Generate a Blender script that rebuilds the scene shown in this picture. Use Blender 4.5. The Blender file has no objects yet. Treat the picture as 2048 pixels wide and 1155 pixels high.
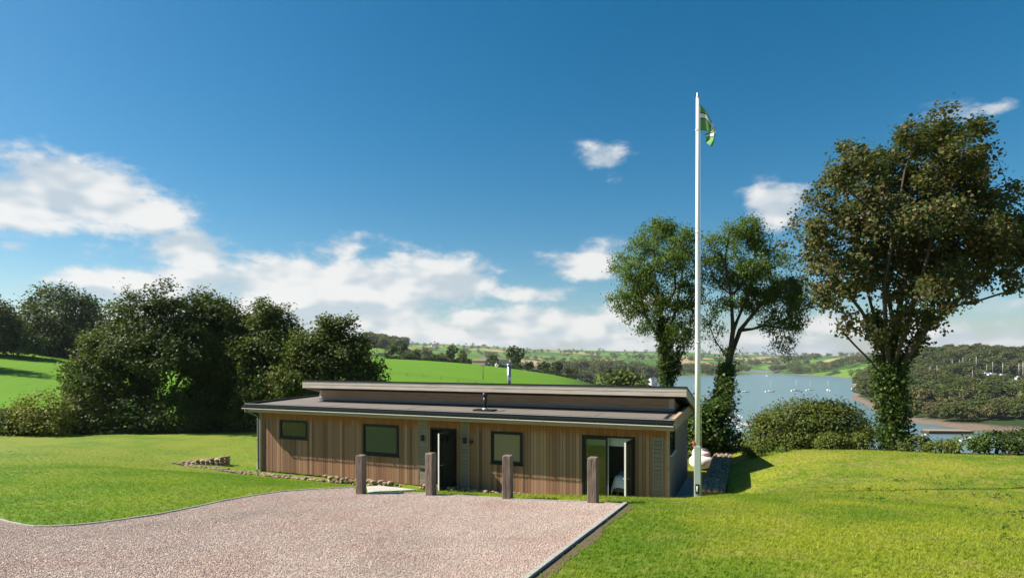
import bpy, bmesh, math, random
import numpy as np
from mathutils import Vector, Matrix
random.seed(7); RNG = np.random.default_rng(7)
SC = bpy.context.scene
COL = SC.collection
# ---------------------------------------------------------------- camera
F, HX, HY = 1180.0, 1024.0, 716.6          # focal length and horizon in photo pixels (2048 wide)
cam = bpy.data.cameras.new('camera'); camo = bpy.data.objects.new('camera', cam); COL.objects.link(camo)
camo.location = (0, 0, 0); camo.rotation_euler = (math.radians(90), 0, 0)
cam.sensor_width = 36; cam.sensor_fit = 'HORIZONTAL'; cam.lens = F / 2048 * 36
cam.shift_y = (HY - 577.5) / 2048; cam.clip_start = .1; cam.clip_end = 30000
SC.camera = camo
SC.view_settings.view_transform = 'Standard'; SC.view_settings.look = 'None'
SC.view_settings.exposure = 1.0; SC.view_settings.gamma = 1
SC.render.engine = 'CYCLES'
SUN_A, SUN_E = math.radians(6), math.radians(42.5)      # sun stands to the left, a touch behind the house
SD = Vector((-math.cos(SUN_A) * math.cos(SUN_E), math.sin(SUN_A) * math.cos(SUN_E), math.sin(SUN_E)))
sun = bpy.data.lights.new('sun', 'SUN'); suno = bpy.data.objects.new('sun', sun); COL.objects.link(suno)
sun.energy = 5.0; sun.angle = math.radians(.5); sun.color = (1, .91, .76)
suno.rotation_euler = SD.to_track_quat('Z', 'Y').to_euler(); suno.location = (-60, 10, 60)

# ---------------------------------------------------------------- node helper
class NT:
    def __init__(s, tree): s.t = tree; s.l = tree.links
    def n(s, typ, ins=None, **props):
        nd = s.t.nodes.new(typ)
        for k, v in props.items(): setattr(nd, k, v)
        for k, v in (ins or {}).items(): s.set(nd.inputs[k], v)
        return nd
    def set(s, sock, v):
        if isinstance(v, bpy.types.Node): v = v.outputs[0]
        if isinstance(v, bpy.types.NodeSocket): s.l.new(v, sock)
        else: sock.default_value = v
    def m(s, op, a, b=0.0, c=0.0, clamp=False):
        nd = s.t.nodes.new('ShaderNodeMath'); nd.operation = op; nd.use_clamp = clamp
        for i, v in enumerate((a, b, c)): s.set(nd.inputs[i], v)
        return nd.outputs[0]
    def mix(s, f, a, b, blend='MIX'):
        nd = s.t.nodes.new('ShaderNodeMix'); nd.data_type = 'RGBA'; nd.blend_type = blend
        s.set(nd.inputs[0], f); s.set(nd.inputs[6], c4(a)); s.set(nd.inputs[7], c4(b))
        return nd.outputs[2]
    def ramp(s, f, stops, interp='LINEAR'):
        nd = s.t.nodes.new('ShaderNodeValToRGB'); cr = nd.color_ramp; cr.interpolation = interp
        while len(cr.elements) < len(stops): cr.elements.new(.5)
        for e, (p, c) in zip(cr.elements, stops):
            e.position = p; e.color = c4(c) if not isinstance(c, (int, float)) else (c, c, c, 1)
        s.set(nd.inputs[0], f); return nd.outputs[0]
    def noise(s, scale, detail=4, rough=.55, vec=None, dist=0, dims='3D'):
        nd = s.n('ShaderNodeTexNoise', {'Scale': scale, 'Detail': detail, 'Roughness': rough, 'Distortion': dist}, noise_dimensions=dims)
        if vec is not None: s.set(nd.inputs['Vector'], vec)
        return nd.outputs[0]
    def smooth(s, v, a, b):
        nd = s.n('ShaderNodeMapRange', {1: a, 2: b, 3: 0.0, 4: 1.0}, interpolation_type='SMOOTHSTEP'); s.set(nd.inputs[0], v)
        return nd.outputs[0]
    def scale(s, vec, sc):
        nd = s.n('ShaderNodeMapping'); s.set(nd.inputs[0], vec); nd.inputs['Scale'].default_value = sc; return nd.outputs[0]
def c4(c):
    if isinstance(c, (bpy.types.NodeSocket, bpy.types.Node)): return c
    return tuple(c) + (1.0,) if len(c) == 3 else tuple(c)

# ---------------------------------------------------------------- sky: Nishita air with cumulus in it
def ang(px, py):
    u = (px - HX) / F; a = math.atan(u); return a, math.atan((HY - py) / F * math.cos(a))
world = bpy.data.worlds.new('World'); SC.world = world; world.use_nodes = True
w = NT(world.node_tree); world.node_tree.nodes.clear()
sky = w.n('ShaderNodeTexSky', sky_type='NISHITA', sun_disc=False, sun_elevation=SUN_E, sun_rotation=math.radians(-84), air_density=1.0, dust_density=.6, ozone_density=3.0, altitude=60)
tc = w.n('ShaderNodeTexCoord'); sep = w.n('ShaderNodeSeparateXYZ', {0: tc.outputs['Generated']})
az = w.m('ARCTAN2', sep.outputs[0], sep.outputs[1]); el = w.m('ARCSINE', sep.outputs[2])
def vec(x, y, z=0.0): return w.n('ShaderNodeCombineXYZ', {0: x, 1: y, 2: z}).outputs[0]
CL = [(40,405,120,50,1),(170,395,130,60,1.1),(285,430,70,38,.9),(60,440,160,30,.8),(30,490,50,10,.55),(190,500,70,22,.6),
      (390,505,100,36,.85),(560,565,140,48,1.0),(692,497,42,30,.8),(760,580,170,58,1.05),(905,565,80,44,1),(330,575,180,38,.95),(620,625,240,50,1.0),
      (1070,588,90,16,.8),(950,636,70,18,.9),(1110,655,180,38,1.0),(1240,640,80,46,.9),(960,682,190,24,.95),(1200,590,60,14,.6),
      (1212,312,44,24,.72),(1232,350,22,12,.6),(1165,527,62,30,.9),(1550,412,62,32,.8),(1880,240,90,24,.34),(2010,212,50,16,.4),
      (1560,692,150,24,.85),(1960,680,170,28,.85),(1680,650,110,28,.75),(1850,700,200,14,.7),(2010,606,90,18,.6),(1480,600,120,16,.5),(180,590,130,40,.6),(420,640,300,50,.7),(1300,690,260,26,.75)]
acc = None
for px, py, rx, ry, st in CL:
    a, e = ang(px, py); sa = rx / F * math.cos(a) ** 2 * 1.15; se = ry / F * math.cos(a) * 1.15
    q = w.m('ADD', w.m('POWER', w.m('DIVIDE', w.m('SUBTRACT', az, a), sa), 2), w.m('POWER', w.m('DIVIDE', w.m('SUBTRACT', el, e), se), 2))
    g = w.m('MULTIPLY', w.m('EXPONENT', w.m('MULTIPLY', q, -.62)), st)
    acc = g if acc is None else w.m('MAXIMUM', acc, g)
# the same kind of broken cumulus goes on round the rest of the horizon
out_of_view = w.smooth(w.m('ABSOLUTE', az), .74, .95)
rest = w.m('MULTIPLY', w.m('MULTIPLY', w.smooth(w.noise(2.4, 2, .5, vec(az, w.m('MULTIPLY', el, 2.2), 3.0)), .42, .7), w.m('SUBTRACT', 1.0, w.smooth(el, .12, .5))), out_of_view)
acc = w.m('MAXIMUM', acc, rest)
cv = vec(w.m('MULTIPLY', az, 1.0), w.m('MULTIPLY', el, 1.9))
cv2 = vec(w.m('ADD', az, -.022), w.m('MULTIPLY', w.m('ADD', el, .02), 1.9))
def dens(v, hi=True):
    n1 = w.noise(8.5, 10 if hi else 2, .6 if hi else .45, v, .12); n2 = w.noise(24, 7 if hi else 1, .6, v)
    return w.m('ADD', w.m('ADD', w.m('MULTIPLY', n1, 1.25), w.m('MULTIPLY', n2, .26)), w.m('MULTIPLY', acc, .62))
d1 = dens(cv); d3 = dens(cv, False); d2 = dens(cv2, False)
cov = w.smooth(d1, .95, 1.24)
cov = w.m('MULTIPLY', cov, w.smooth(acc, .04, .3))
cov = w.m('MULTIPLY', cov, .9)
lit = w.m('MULTIPLY', w.smooth(w.m('SUBTRACT', d3, d2), -.16, .10), w.smooth(d1, .85, 1.3))
ccol = w.mix(lit, (5.2, 5.9, 6.4), (8.7, 8.5, 8.2))
hs = w.n('ShaderNodeHueSaturation', {'Hue': .486, 'Saturation': 1.45, 'Value': 1.0, 'Color': sky})
skyc = w.mix(cov, hs.outputs[0], ccol)
bg = w.n('ShaderNodeBackground', {'Color': skyc, 'Strength': .055})
world.cycles.sampling_method = 'MANUAL'; world.cycles.sample_map_resolution = 512
wo = w.n('ShaderNodeOutputWorld', {'Surface': bg})

# ---------------------------------------------------------------- general helpers
def P(px, py, d): return Vector(((px - HX) / F * d, d, -(py - HY) / F * d))
def tag(o, label=None, cat=None, group=None, kind=None):
    for k, v in (('label', label), ('category', cat), ('group', group), ('kind', kind)):
        if v: o[k] = v
    return o
def link(name, me, mats=None, parent=None, loc=(0, 0, 0), rot=(0, 0, 0)):
    o = bpy.data.objects.new(name, me); COL.objects.link(o); o.location = loc; o.rotation_euler = rot
    if mats is not None and me is not None and not me.materials:
        for m in (mats if isinstance(mats, (list, tuple)) else [mats]): me.materials.append(m)
    if parent: o.parent = parent
    return o
def empty(name, loc=(0, 0, 0), rz=0, parent=None):
    o = link(name, None, loc=loc, rot=(0, 0, rz), parent=parent); o.empty_display_size = .2; return o
def nmesh(name, V, Fc, k=4, smooth=False):
    """fast mesh from numpy: V (n,3), Fc (m,k)"""
    V = np.asarray(V, np.float32); Fc = np.asarray(Fc, np.int32).reshape(-1, k)
    me = bpy.data.meshes.new(name); me.vertices.add(len(V)); me.vertices.foreach_set('co', V.ravel())
    me.loops.add(Fc.size); me.loops.foreach_set('vertex_index', Fc.ravel()); me.polygons.add(len(Fc))
    me.polygons.foreach_set('loop_start', np.arange(len(Fc), dtype=np.int32) * k)
    me.polygons.foreach_set('loop_total', np.full(len(Fc), k, np.int32))
    if smooth: me.polygons.foreach_set('use_smooth', np.ones(len(Fc), bool))
    me.update(calc_edges=True); me.validate(); return me
class MB:
    """collects shapes for one mesh"""
    def __init__(s): s.v = []; s.f = []; s.sm = []
    def add(s, vs, fs, sm=False):
        o = len(s.v); s.v += [tuple(v) for v in vs]; s.f += [[i + o for i in f] for f in fs]; s.sm += [sm] * len(fs); return s
    def box(s, x0, x1, y0, y1, z0, z1):
        return s.add([(x, y, z) for z in (z0, z1) for x, y in ((x0, y0), (x1, y0), (x1, y1), (x0, y1))],
                     [(3, 2, 1, 0), (4, 5, 6, 7), (0, 1, 5, 4), (1, 2, 6, 5), (2, 3, 7, 6), (3, 0, 4, 7)])
    def prism(s, poly, lo, hi):                     # poly in xy between two z (numbers or per-vertex lists)
        n = len(poly); lo = [lo] * n if np.isscalar(lo) else lo; hi = [hi] * n if np.isscalar(hi) else hi
        return s.add([(p[0], p[1], z) for p, z in zip(poly, lo)] + [(p[0], p[1], z) for p, z in zip(poly, hi)],
                     [list(range(n))[::-1], list(range(n, 2 * n))] + [(i, (i + 1) % n, n + (i + 1) % n, n + i) for i in range(n)])
    def tube(s, pts, rad, k=10, caps=True, sm=True):
        pts = [Vector(p) for p in pts]; rad = [rad] * len(pts) if np.isscalar(rad) else rad
        vs = []; prev = None
        for i, p in enumerate(pts):
            t = (pts[min(i + 1, len(pts) - 1)] - pts[max(i - 1, 0)]).normalized()
            a = prev if prev and abs(prev.dot(t)) < .95 else (Vector((1, 0, 0)) if abs(t.x) < .8 else Vector((0, 1, 0)))
            a = (a - t * a.dot(t)).normalized(); prev = a; b = t.cross(a)
            vs += [p + (a * math.cos(q) + b * math.sin(q)) * rad[i] for q in [2 * math.pi * j / k for j in range(k)]]
        fs = [(i * k + j, i * k + (j + 1) % k, (i + 1) * k + (j + 1) % k, (i + 1) * k + j) for i in range(len(pts) - 1) for j in range(k)]
        s.add(vs, fs, sm)
        if caps:
            o = len(s.v) - len(vs); s.f += [[o + j for j in range(k)][::-1], [o + (len(pts) - 1) * k + j for j in range(k)]]; s.sm += [False] * 2
        return s
    def mesh(s, name, bevel=0):
        me = bpy.data.meshes.new(name); me.from_pydata(s.v, [], s.f); me.polygons.foreach_set('use_smooth', s.sm)
        if bevel:
            bm = bmesh.new(); bm.from_mesh(me)
            bmesh.ops.bevel(bm, geom=bm.edges[:], offset=bevel, segments=1, affect='EDGES'); bm.to_mesh(me); bm.free()
        me.update(); return me
    def build(s, name, mat, parent=None, loc=(0, 0, 0), rot=(0, 0, 0), bevel=0):
        return link(name, s.mesh(name, bevel), mat, parent, loc, rot)
def new_mat(name):
    m = bpy.data.materials.new(name); m.use_nodes = True; m.node_tree.nodes.clear(); t = NT(m.node_tree)
    t.out = t.n('ShaderNodeOutputMaterial'); return m, t
def princ(t, col, rough=.6, bump=None, bstr=.3, bdist=.02, **kw):
    ins = {'Base Color': c4(col), 'Roughness': rough}; ins.update({k.replace('_', ' '): v for k, v in kw.items()})
    p = t.n('ShaderNodeBsdfPrincipled', ins)
    if bump is not None:
        b = t.n('ShaderNodeBump', {'Strength': bstr, 'Distance': bdist, 'Height': bump}); t.l.new(b.outputs[0], p.inputs['Normal'])
    t.l.new(p.outputs[0], t.out.inputs[0]); return p
def plain(name, col, rough=.6, var=.12, scale=6, bstr=.15, **kw):
    m, t = new_mat(name); tcn = t.n('ShaderNodeTexCoord').outputs['Object']
    n = t.noise(scale, 6, .6, tcn); c = t.mix(n, [v * (1 - var) for v in col], [v * (1 + var) for v in col])
    princ(t, c, rough, t.noise(scale * 9, 4, .6, tcn), bstr, .004, **kw); return m
def leafmat(name, cols, trans=.32, rough=.62, tint=None):
    m, t = new_mat(name); g = t.n('ShaderNodeNewGeometry')
    c = t.ramp(g.outputs['Random Per Island'], [(i / max(1, len(cols) - 1), k) for i, k in enumerate(cols)])
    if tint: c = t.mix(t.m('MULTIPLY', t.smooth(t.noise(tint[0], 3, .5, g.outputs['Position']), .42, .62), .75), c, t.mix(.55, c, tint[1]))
    p = t.n('ShaderNodeBsdfPrincipled', {'Base Color': c, 'Roughness': rough, 'Specular IOR Level': .2})
    tr = t.n('ShaderNodeBsdfTranslucent', {'Color': t.mix(.5, c, (.16, .24, .02), 'MIX')})
    mx = t.n('ShaderNodeMixShader', {0: trans, 1: p.outputs[0], 2: tr.outputs[0]}); t.l.new(mx.outputs[0], t.out.inputs[0]); return m

# ---------------------------------------------------------------- materials
M = {}
def wood_board(name, base, grey, orange, amt):
    m, t = new_mat(name); oi = t.n('ShaderNodeObjectInfo').outputs['Random']; g = t.n('ShaderNodeNewGeometry').outputs['Position']
    wz = t.n('ShaderNodeSeparateXYZ', {0: g}).outputs[2]
    off = t.n('ShaderNodeCombineXYZ', {0: t.m('MULTIPLY', oi, 37), 1: t.m('MULTIPLY', oi, 11), 2: 0.0}).outputs[0]
    v = t.n('ShaderNodeVectorMath', {0: g, 1: off}, operation='ADD').outputs[0]
    grain = t.noise(1, 6, .65, t.scale(v, (70, 70, 2.2)), .4); blot = t.noise(1, 4, .6, t.scale(v, (3, 3, 1.1)))
    c = t.ramp(oi, [(0, base[0]), (.3, base[1]), (.55, base[2]), (.8, base[3]), (1, base[0])])
    c = t.mix(t.m('MULTIPLY', blot, amt), c, grey)
    if orange:       # boards sheltered right under the eaves have not silvered
        lim = t.m('ADD', t.m('MULTIPLY', oi, .22), t.m('MULTIPLY', blot, .25))
        c = t.mix(t.m('MULTIPLY', t.smooth(t.m('SUBTRACT', wz, lim), -2.95, -2.70), .8), c, orange)
    c = t.mix(t.m('MULTIPLY', grain, .55), c, t.mix(.7, c, (.03, .02, .013)))
    princ(t, c, .72, grain, .35, .004, Specular_IOR_Level=.3); return m
M['cedar'] = wood_board('cedar_cladding', [(.50, .24, .125), (.17, .078, .042), (.62, .36, .215), (.33, .165, .105)], (.31, .205, .155), (.42, .15, .035), .38)
M['silver'] = wood_board('silvered_boards', [(.38, .30, .24), (.30, .235, .19), (.42, .345, .28), (.34, .265, .21)], (.24, .19, .16), None, .5)
def long_wood(name, a, b, dark, axis=(2, 30, 60)):
    m, t = new_mat(name); tcn = t.n('ShaderNodeTexCoord').outputs['Object']
    g = t.noise(1, 7, .65, t.scale(tcn, axis), .5); bl = t.noise(1.3, 4, .6, tcn)
    c = t.mix(bl, a, b); c = t.mix(t.smooth(g, .45, .75), c, dark); princ(t, c, .75, g, .4, .006); return m
M['fascia'] = long_wood('fascia_wood', (.50, .43, .37), (.64, .57, .50), (.27, .20, .16), (1.2, 20, 40))
M['fascia_brown'] = long_wood('fascia_brown_wood', (.40, .255, .165), (.50, .35, .24), (.20, .125, .075), (1.2, 20, 40))
M['oak'] = long_wood('oak_post', (.135, .098, .075), (.215, .165, .13), (.035, .024, .017), (26, 26, 2.0))
M['dark_metal'] = plain('anthracite_metal', (.014, .018, .02), .5, .15, 5, .05, Specular_IOR_Level=.25)
M['gutter'] = plain('grey_gutter', (.16, .18, .19), .35, .1, 4, .05)
M['pale_metal'] = plain('pale_metal_trim', (.74, .74, .72), .35, .06, 4, .05)
M['steel'] = plain('brushed_steel', (.55, .56, .57), .28, .08, 12, .1, Metallic=.9)
M['black'] = plain('black_plastic', (.012, .012, .014), .4, .2, 6, .05)
M['interior'] = plain('interior_plaster', (.42, .40, .37), .9, .05, 2, .05)
M['interior_dark'] = plain('interior_floor', (.12, .085, .06), .5, .15, 3, .05)
M['white_cloth'] = plain('white_linen', (.78, .82, .90), .9, .05, 3, .2)
M['blue_cloth'] = plain('blue_grey_linen', (.34, .42, .55), .9, .08, 3, .2)
M['blind'] = plain('blind_fabric', (.62, .62, .58), .85, .04, 8, .1)
M['slat_blind'] = plain('slat_blind', (.36, .40, .30), .6, .04, 8, .1)
M['white_paint'] = plain('white_gloss_paint', (.80, .80, .79), .28, .03, 5, .03)
M['sleeve'] = plain('grey_green_steel', (.36, .42, .38), .45, .06, 5, .08)
M['red'] = plain('red_rope', (.45, .10, .07), .8, .1, 8, .1)
M['bean_white'] = plain('white_canvas', (.80, .77, .77), .85, .03, 3, .2)
M['bean_pink'] = plain('pink_canvas', (.74, .58, .60), .85, .04, 3, .2)
M['concrete'] = plain('pale_concrete', (.42, .40, .36), .9, .12, 5, .5)
M['edging'] = long_wood('edging_board', (.30, .29, .27), (.40, .39, .37), (.17, .16, .15), (20, 20, 20))
M['earth'] = plain('bare_earth', (.11, .075, .045), .95, .3, 8, 1)
M['bark'] = plain('bark', (.055, .046, .035), .95, .35, 7, 1)
M['bark_pale'] = plain('bark_grey', (.15, .13, .10), .95, .35, 7, 1)
M['boat_white'] = plain('boat_gelcoat', (.80, .80, .78), .3, .03, 2, .03)
M['boat_blue'] = plain('boat_navy', (.05, .08, .16), .3, .03, 2, .03)
M['boat_grey'] = plain('boat_cover', (.22, .27, .33), .6, .05, 2, .03)
M['slate'] = plain('slate_roof', (.10, .105, .115), .6, .15, 2, .2)
M['render'] = plain('white_render', (.66, .64, .60), .9, .06, 2, .2)
M['rust'] = plain('rusty_sheet', (.22, .13, .08), .7, .25, 1, .2)
M['pinkwood'] = plain('pale_shed_boards', (.42, .33, .26), .8, .15, 1, .2)
m, t = new_mat('roof_membrane'); tcn = t.n('ShaderNodeTexCoord').outputs['Object']
c = t.mix(t.noise(.9, 6, .65, tcn), (.13, .115, .105), (.215, .185, .165)); c = t.mix(t.smooth(t.noise(38, 3, .6, tcn), .62, .72), c, (.17, .10, .05))
princ(t, c, .62, t.noise(60, 4, .6, tcn), .2, .004); M['membrane'] = m
def glass(name, tint, solid, body=(.05, .08, .07), rough=.02):
    m, t = new_mat(name); fr = t.n('ShaderNodeFresnel', {'IOR': 1.55})
    gl = t.n('ShaderNodeBsdfGlossy', {'Color': (1, 1, 1, 1), 'Roughness': rough}); tr = t.n('ShaderNodeBsdfTransparent', {'Color': c4(tint)})
    bd = t.n('ShaderNodeBsdfDiffuse', {'Color': c4(body)})
    a = t.n('ShaderNodeMixShader', {0: solid, 1: tr.outputs[0], 2: bd.outputs[0]})
    b = t.n('ShaderNodeMixShader', {0: t.m('MULTIPLY', fr, 1.6, clamp=True), 1: a.outputs[0], 2: gl.outputs[0]}); t.l.new(b.outputs[0], t.out.inputs[0]); return m
M['glass'] = glass('clear_glass', (.80, .86, .84), 0.0)
M['glass_grey'] = glass('grey_tinted_glass', (.80, .85, .83), .12, (.05, .06, .06))
M['frost_green'] = glass('obscured_glass_green', (.5, .5, .5), .97, (.045, .056, .055), .06)
M['frost_beige'] = glass('obscured_glass_beige', (.5, .5, .5), .97, (.25, .185, .145), .10)
m, t = new_mat('stone'); oi = t.n('ShaderNodeObjectInfo').outputs['Random']; tcn = t.n('ShaderNodeTexCoord').outputs['Object']
c = t.ramp(oi, [(0, (.26, .18, .115)), (.25, (.35, .25, .16)), (.5, (.17, .115, .08)), (.75, (.29, .21, .15)), (1, (.40, .30, .19))])
n = t.noise(9, 6, .65, tcn); c = t.mix(t.smooth(n, .5, .75), c, (.13, .10, .075)); princ(t, c, .9, n, .6, .02); M['stone'] = m
# lawn: mown turf, blotchy, drier and browner towards the right
m, t = new_mat('lawn_turf'); pos = t.n('ShaderNodeNewGeometry').outputs['Position']; sx = t.n('ShaderNodeSeparateXYZ', {0: pos})
n1 = t.noise(.35, 5, .6, pos); n2 = t.noise(2.2, 6, .65, pos); n3 = t.noise(60, 3, .7, t.scale(pos, (1, 1, 1)))
c = t.mix(t.smooth(n1, .35, .65), (.105, .185, .012), (.24, .275, .026))
c = t.mix(t.smooth(n2, .52, .78), c, (.275, .255, .06)); 
dry = t.m('MULTIPLY', t.smooth(sx.outputs[0], 3, 10), t.smooth(n2, .44, .70)); c = t.mix(t.m('MULTIPLY', dry, .55), c, (.30, .235, .075))
c = t.mix(t.m('MULTIPLY', t.smooth(sx.outputs[0], -1.0, -7), .45), c, (.085, .20, .005))
c = t.mix(t.m('MULTIPLY', t.smooth(t.noise(1.0, 6, .7, t.scale(pos, (.6, 1.3, 1))), .52, .68), .4), c, (.26, .255, .07)); far_ = t.m('MULTIPLY', t.smooth(sx.outputs[1], 17, 26), t.smooth(n1, .3, .6)); c = t.mix(t.m('MULTIPLY', far_, .4), c, (.22, .24, .03)); n4 = t.noise(9, 5, .7, t.scale(pos, (1, .6, 1))); c = t.mix(t.m('MULTIPLY', t.smooth(n4, .42, .66), .5), c, t.mix(.55, c, (.03, .06, .004))); c = t.mix(t.smooth(n3, .45, .8), c, t.mix(.6, c, (.02, .045, .004))); M['lawn'] = m; princ(t, c, .8, t.m('ADD', n3, t.m('MULTIPLY', n2, .6)), .7, .03, Specular_IOR_Level=.2)
LAWNCOL = True
m, t = new_mat('grass_blade'); oi = t.n('ShaderNodeObjectInfo'); loc = oi.outputs['Location']; sx = t.n('ShaderNodeSeparateXYZ', {0: loc})
n1 = t.noise(.35, 5, .6, loc); n2 = t.noise(2.2, 6, .65, loc)
c = t.mix(t.smooth(n1, .35, .65), (.18, .31, .018), (.40, .45, .036)); c = t.mix(t.smooth(n2, .52, .78), c, (.47, .44, .10))
dry = t.m('MULTIPLY', t.smooth(sx.outputs[0], 3, 10), t.smooth(n2, .44, .70)); c = t.mix(t.m('MULTIPLY', dry, .55), c, (.48, .39, .13))
c = t.mix(t.m('MULTIPLY', t.smooth(sx.outputs[0], -1.0, -7), .45), c, (.15, .34, .01))
c = t.mix(t.m('MULTIPLY', t.smooth(t.noise(1.0, 6, .7, t.scale(loc, (.6, 1.3, 1))), .52, .68), .4), c, (.42, .40, .12)); c = t.mix(t.m('MULTIPLY', oi.outputs['Random'], .3), c, (.10, .19, .015))
p = t.n('ShaderNodeBsdfPrincipled', {'Base Color': c, 'Roughness': .6, 'Specular IOR Level': .25}); tr = t.n('ShaderNodeBsdfTranslucent', {'Color': c})
mx = t.n('ShaderNodeMixShader', {0: .5, 1: p.outputs[0], 2: tr.outputs[0]}); t.l.new(mx.outputs[0], t.out.inputs[0]); M['blade'] = m
PEB = [(0, (.42, .30, .255)), (.2, (.50, .41, .36)), (.4, (.38, .315, .28)), (.6, (.56, .47, .415)), (.8, (.48, .35, .295)), (1, (.60, .53, .47))]
m, t = new_mat('gravel_bed'); pos = t.n('ShaderNodeNewGeometry').outputs['Position']
vo = t.n('ShaderNodeTexVoronoi', {'Vector': pos, 'Scale': 62.0}); vc = t.n('ShaderNodeSeparateColor', {0: vo.outputs['Color']}).outputs[0]
c = t.ramp(vc, PEB); c = t.mix(t.smooth(vo.outputs['Distance'], .4, .9), c, (.20, .145, .12)); c = t.mix(t.m('MULTIPLY', t.smooth(t.noise(.8, 5, .6, pos), .4, .7), .35), c, (.36, .21, .165)); c = t.mix(t.m('MULTIPLY', t.smooth(t.noise(.45, 6, .65, pos), .5, .72), .4), c, (.25, .20, .17))
princ(t, c, .85, t.m('SUBTRACT', 1.0, vo.outputs['Distance']), .9, .015); M['gravel'] = m
m, t = new_mat('pebble'); oi = t.n('ShaderNodeObjectInfo'); c = t.ramp(oi.outputs['Random'], PEB)
c = t.mix(t.m('MULTIPLY', t.smooth(t.noise(.8, 5, .6, oi.outputs['Location']), .4, .7), .35), c, (.38, .22, .175)); c = t.mix(t.m('MULTIPLY', t.smooth(t.noise(.45, 6, .65, oi.outputs['Location']), .5, .72), .45), c, (.25, .20, .17)); princ(t, c, .8); M['pebble'] = m
# far country: pasture, stubble and hedged plots, mud along the tide line
m, t = new_mat('country'); pos = t.n('ShaderNodeNewGeometry').outputs['Position']; sp = t.n('ShaderNodeSeparateXYZ', {0: pos})
flat = t.n('ShaderNodeCombineXYZ', {0: sp.outputs[0], 1: sp.outputs[1], 2: 0.0}).outputs[0]
wr = t.n('ShaderNodeTexNoise', {'Vector': flat, 'Scale': .006, 'Detail': 3.0}); wv = t.n('ShaderNodeVectorMath', {0: wr.outputs['Color']}, operation='SCALE'); wv.inputs['Scale'].default_value = 120
fv = t.n('ShaderNodeVectorMath', {0: flat, 1: wv.outputs[0]}, operation='ADD').outputs[0]
v1 = t.n('ShaderNodeTexVoronoi', {'Vector': fv, 'Scale': 1 / 190}); v2 = t.n('ShaderNodeTexVoronoi', {'Vector': fv, 'Scale': 1 / 190}, feature='DISTANCE_TO_EDGE')
rc = t.n('ShaderNodeSeparateColor', {0: v1.outputs['Color']}).outputs[0]
c = t.ramp(rc, [(0, (.085, .17, .02)), (.22, (.12, .22, .035)), (.42, (.30, .24, .10)), (.52, (.10, .20, .03)), (.7, (.35, .28, .15)), (.78, (.06, .13, .02)), (1, (.13, .23, .04))], 'CONSTANT')
hed = t.smooth(t.m('ADD', v2.outputs['Distance'], t.m('MULTIPLY', t.noise(.05, 4, .6, flat), .03)), .06, .03); c = t.mix(hed, c, (.02, .04, .012))
near = t.smooth(sp.outputs[1], 330, 300); c = t.mix(near, c, t.mix(t.noise(.06, 6, .65, flat), (.075, .19, .008), (.125, .245, .018)))
rough = t.m('MULTIPLY', t.smooth(sp.outputs[0], 20, 45), t.smooth(sp.outputs[1], 700, 500)); c = t.mix(rough, c, (.03, .05, .015))
mud = t.smooth(t.m('ADD', sp.outputs[2], t.m('MULTIPLY', t.noise(.04, 5, .6, flat), 2.4)), -29.2, -30.2); c = t.mix(mud, c, t.mix(t.noise(.12, 6, .7, flat), (.12, .09, .075), (.23, .17, .135)))
princ(t, c, .95, t.noise(.5, 5, .7, flat), .5, .5, Specular_IOR_Level=.1); M['country'] = m
m, t = new_mat('estuary_water'); pos = t.n('ShaderNodeNewGeometry').outputs['Position']
wn = t.m('ADD', t.noise(.9, 4, .6, pos), t.m('MULTIPLY', t.noise(.09, 5, .6, t.scale(pos, (.5, 1.6, 1))), 1.6))
c = t.mix(t.noise(.006, 5, .6, t.scale(pos, (.4, 2, 1))), (.11, .175, .185), (.145, .21, .215))
princ(t, c, .28, wn, .10, .4, IOR=1.33); M['water'] = m
L = {}
L['syc'] = leafmat('sycamore_leaf', [(.025, .048, .009), (.045, .075, .014), (.075, .042, .015), (.033, .06, .011), (.11, .058, .022), (.055, .085, .017), (.038, .042, .012), (.22, .18, .07)], .25)
L['ash'] = leafmat('ash_leaf', [(.06, .12, .018), (.10, .17, .026), (.05, .09, .018), (.15, .21, .034), (.075, .135, .022)], .42)
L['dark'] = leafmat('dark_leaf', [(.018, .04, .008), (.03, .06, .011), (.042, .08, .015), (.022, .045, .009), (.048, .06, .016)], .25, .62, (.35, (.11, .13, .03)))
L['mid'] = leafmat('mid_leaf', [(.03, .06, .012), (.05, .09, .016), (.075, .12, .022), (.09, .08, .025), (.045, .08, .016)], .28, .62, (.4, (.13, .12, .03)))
L['ivy'] = leafmat('ivy_leaf', [(.025, .055, .01), (.05, .10, .016), (.085, .14, .024), (.035, .07, .012), (.06, .06, .02)], .22, .5)
L['bush'] = leafmat('bush_leaf', [(.05, .09, .015), (.085, .135, .02), (.12, .13, .028), (.065, .11, .018), (.14, .165, .03), (.10, .08, .025)], .28)
L['yellow'] = leafmat('yellowing_leaf', [(.13, .15, .015), (.21, .20, .02), (.09, .12, .015), (.25, .21, .025)], .3)
L['weed'] = leafmat('weed_leaf', [(.06, .13, .015), (.10, .19, .025), (.14, .22, .03), (.08, .12, .02)], .35)
L['wood'] = leafmat('wood_foliage', [(.045, .075, .018), (.075, .11, .026), (.11, .12, .035), (.06, .09, .022), (.13, .105, .04)], .2, .62, (.028, (.19, .15, .06)))
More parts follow.
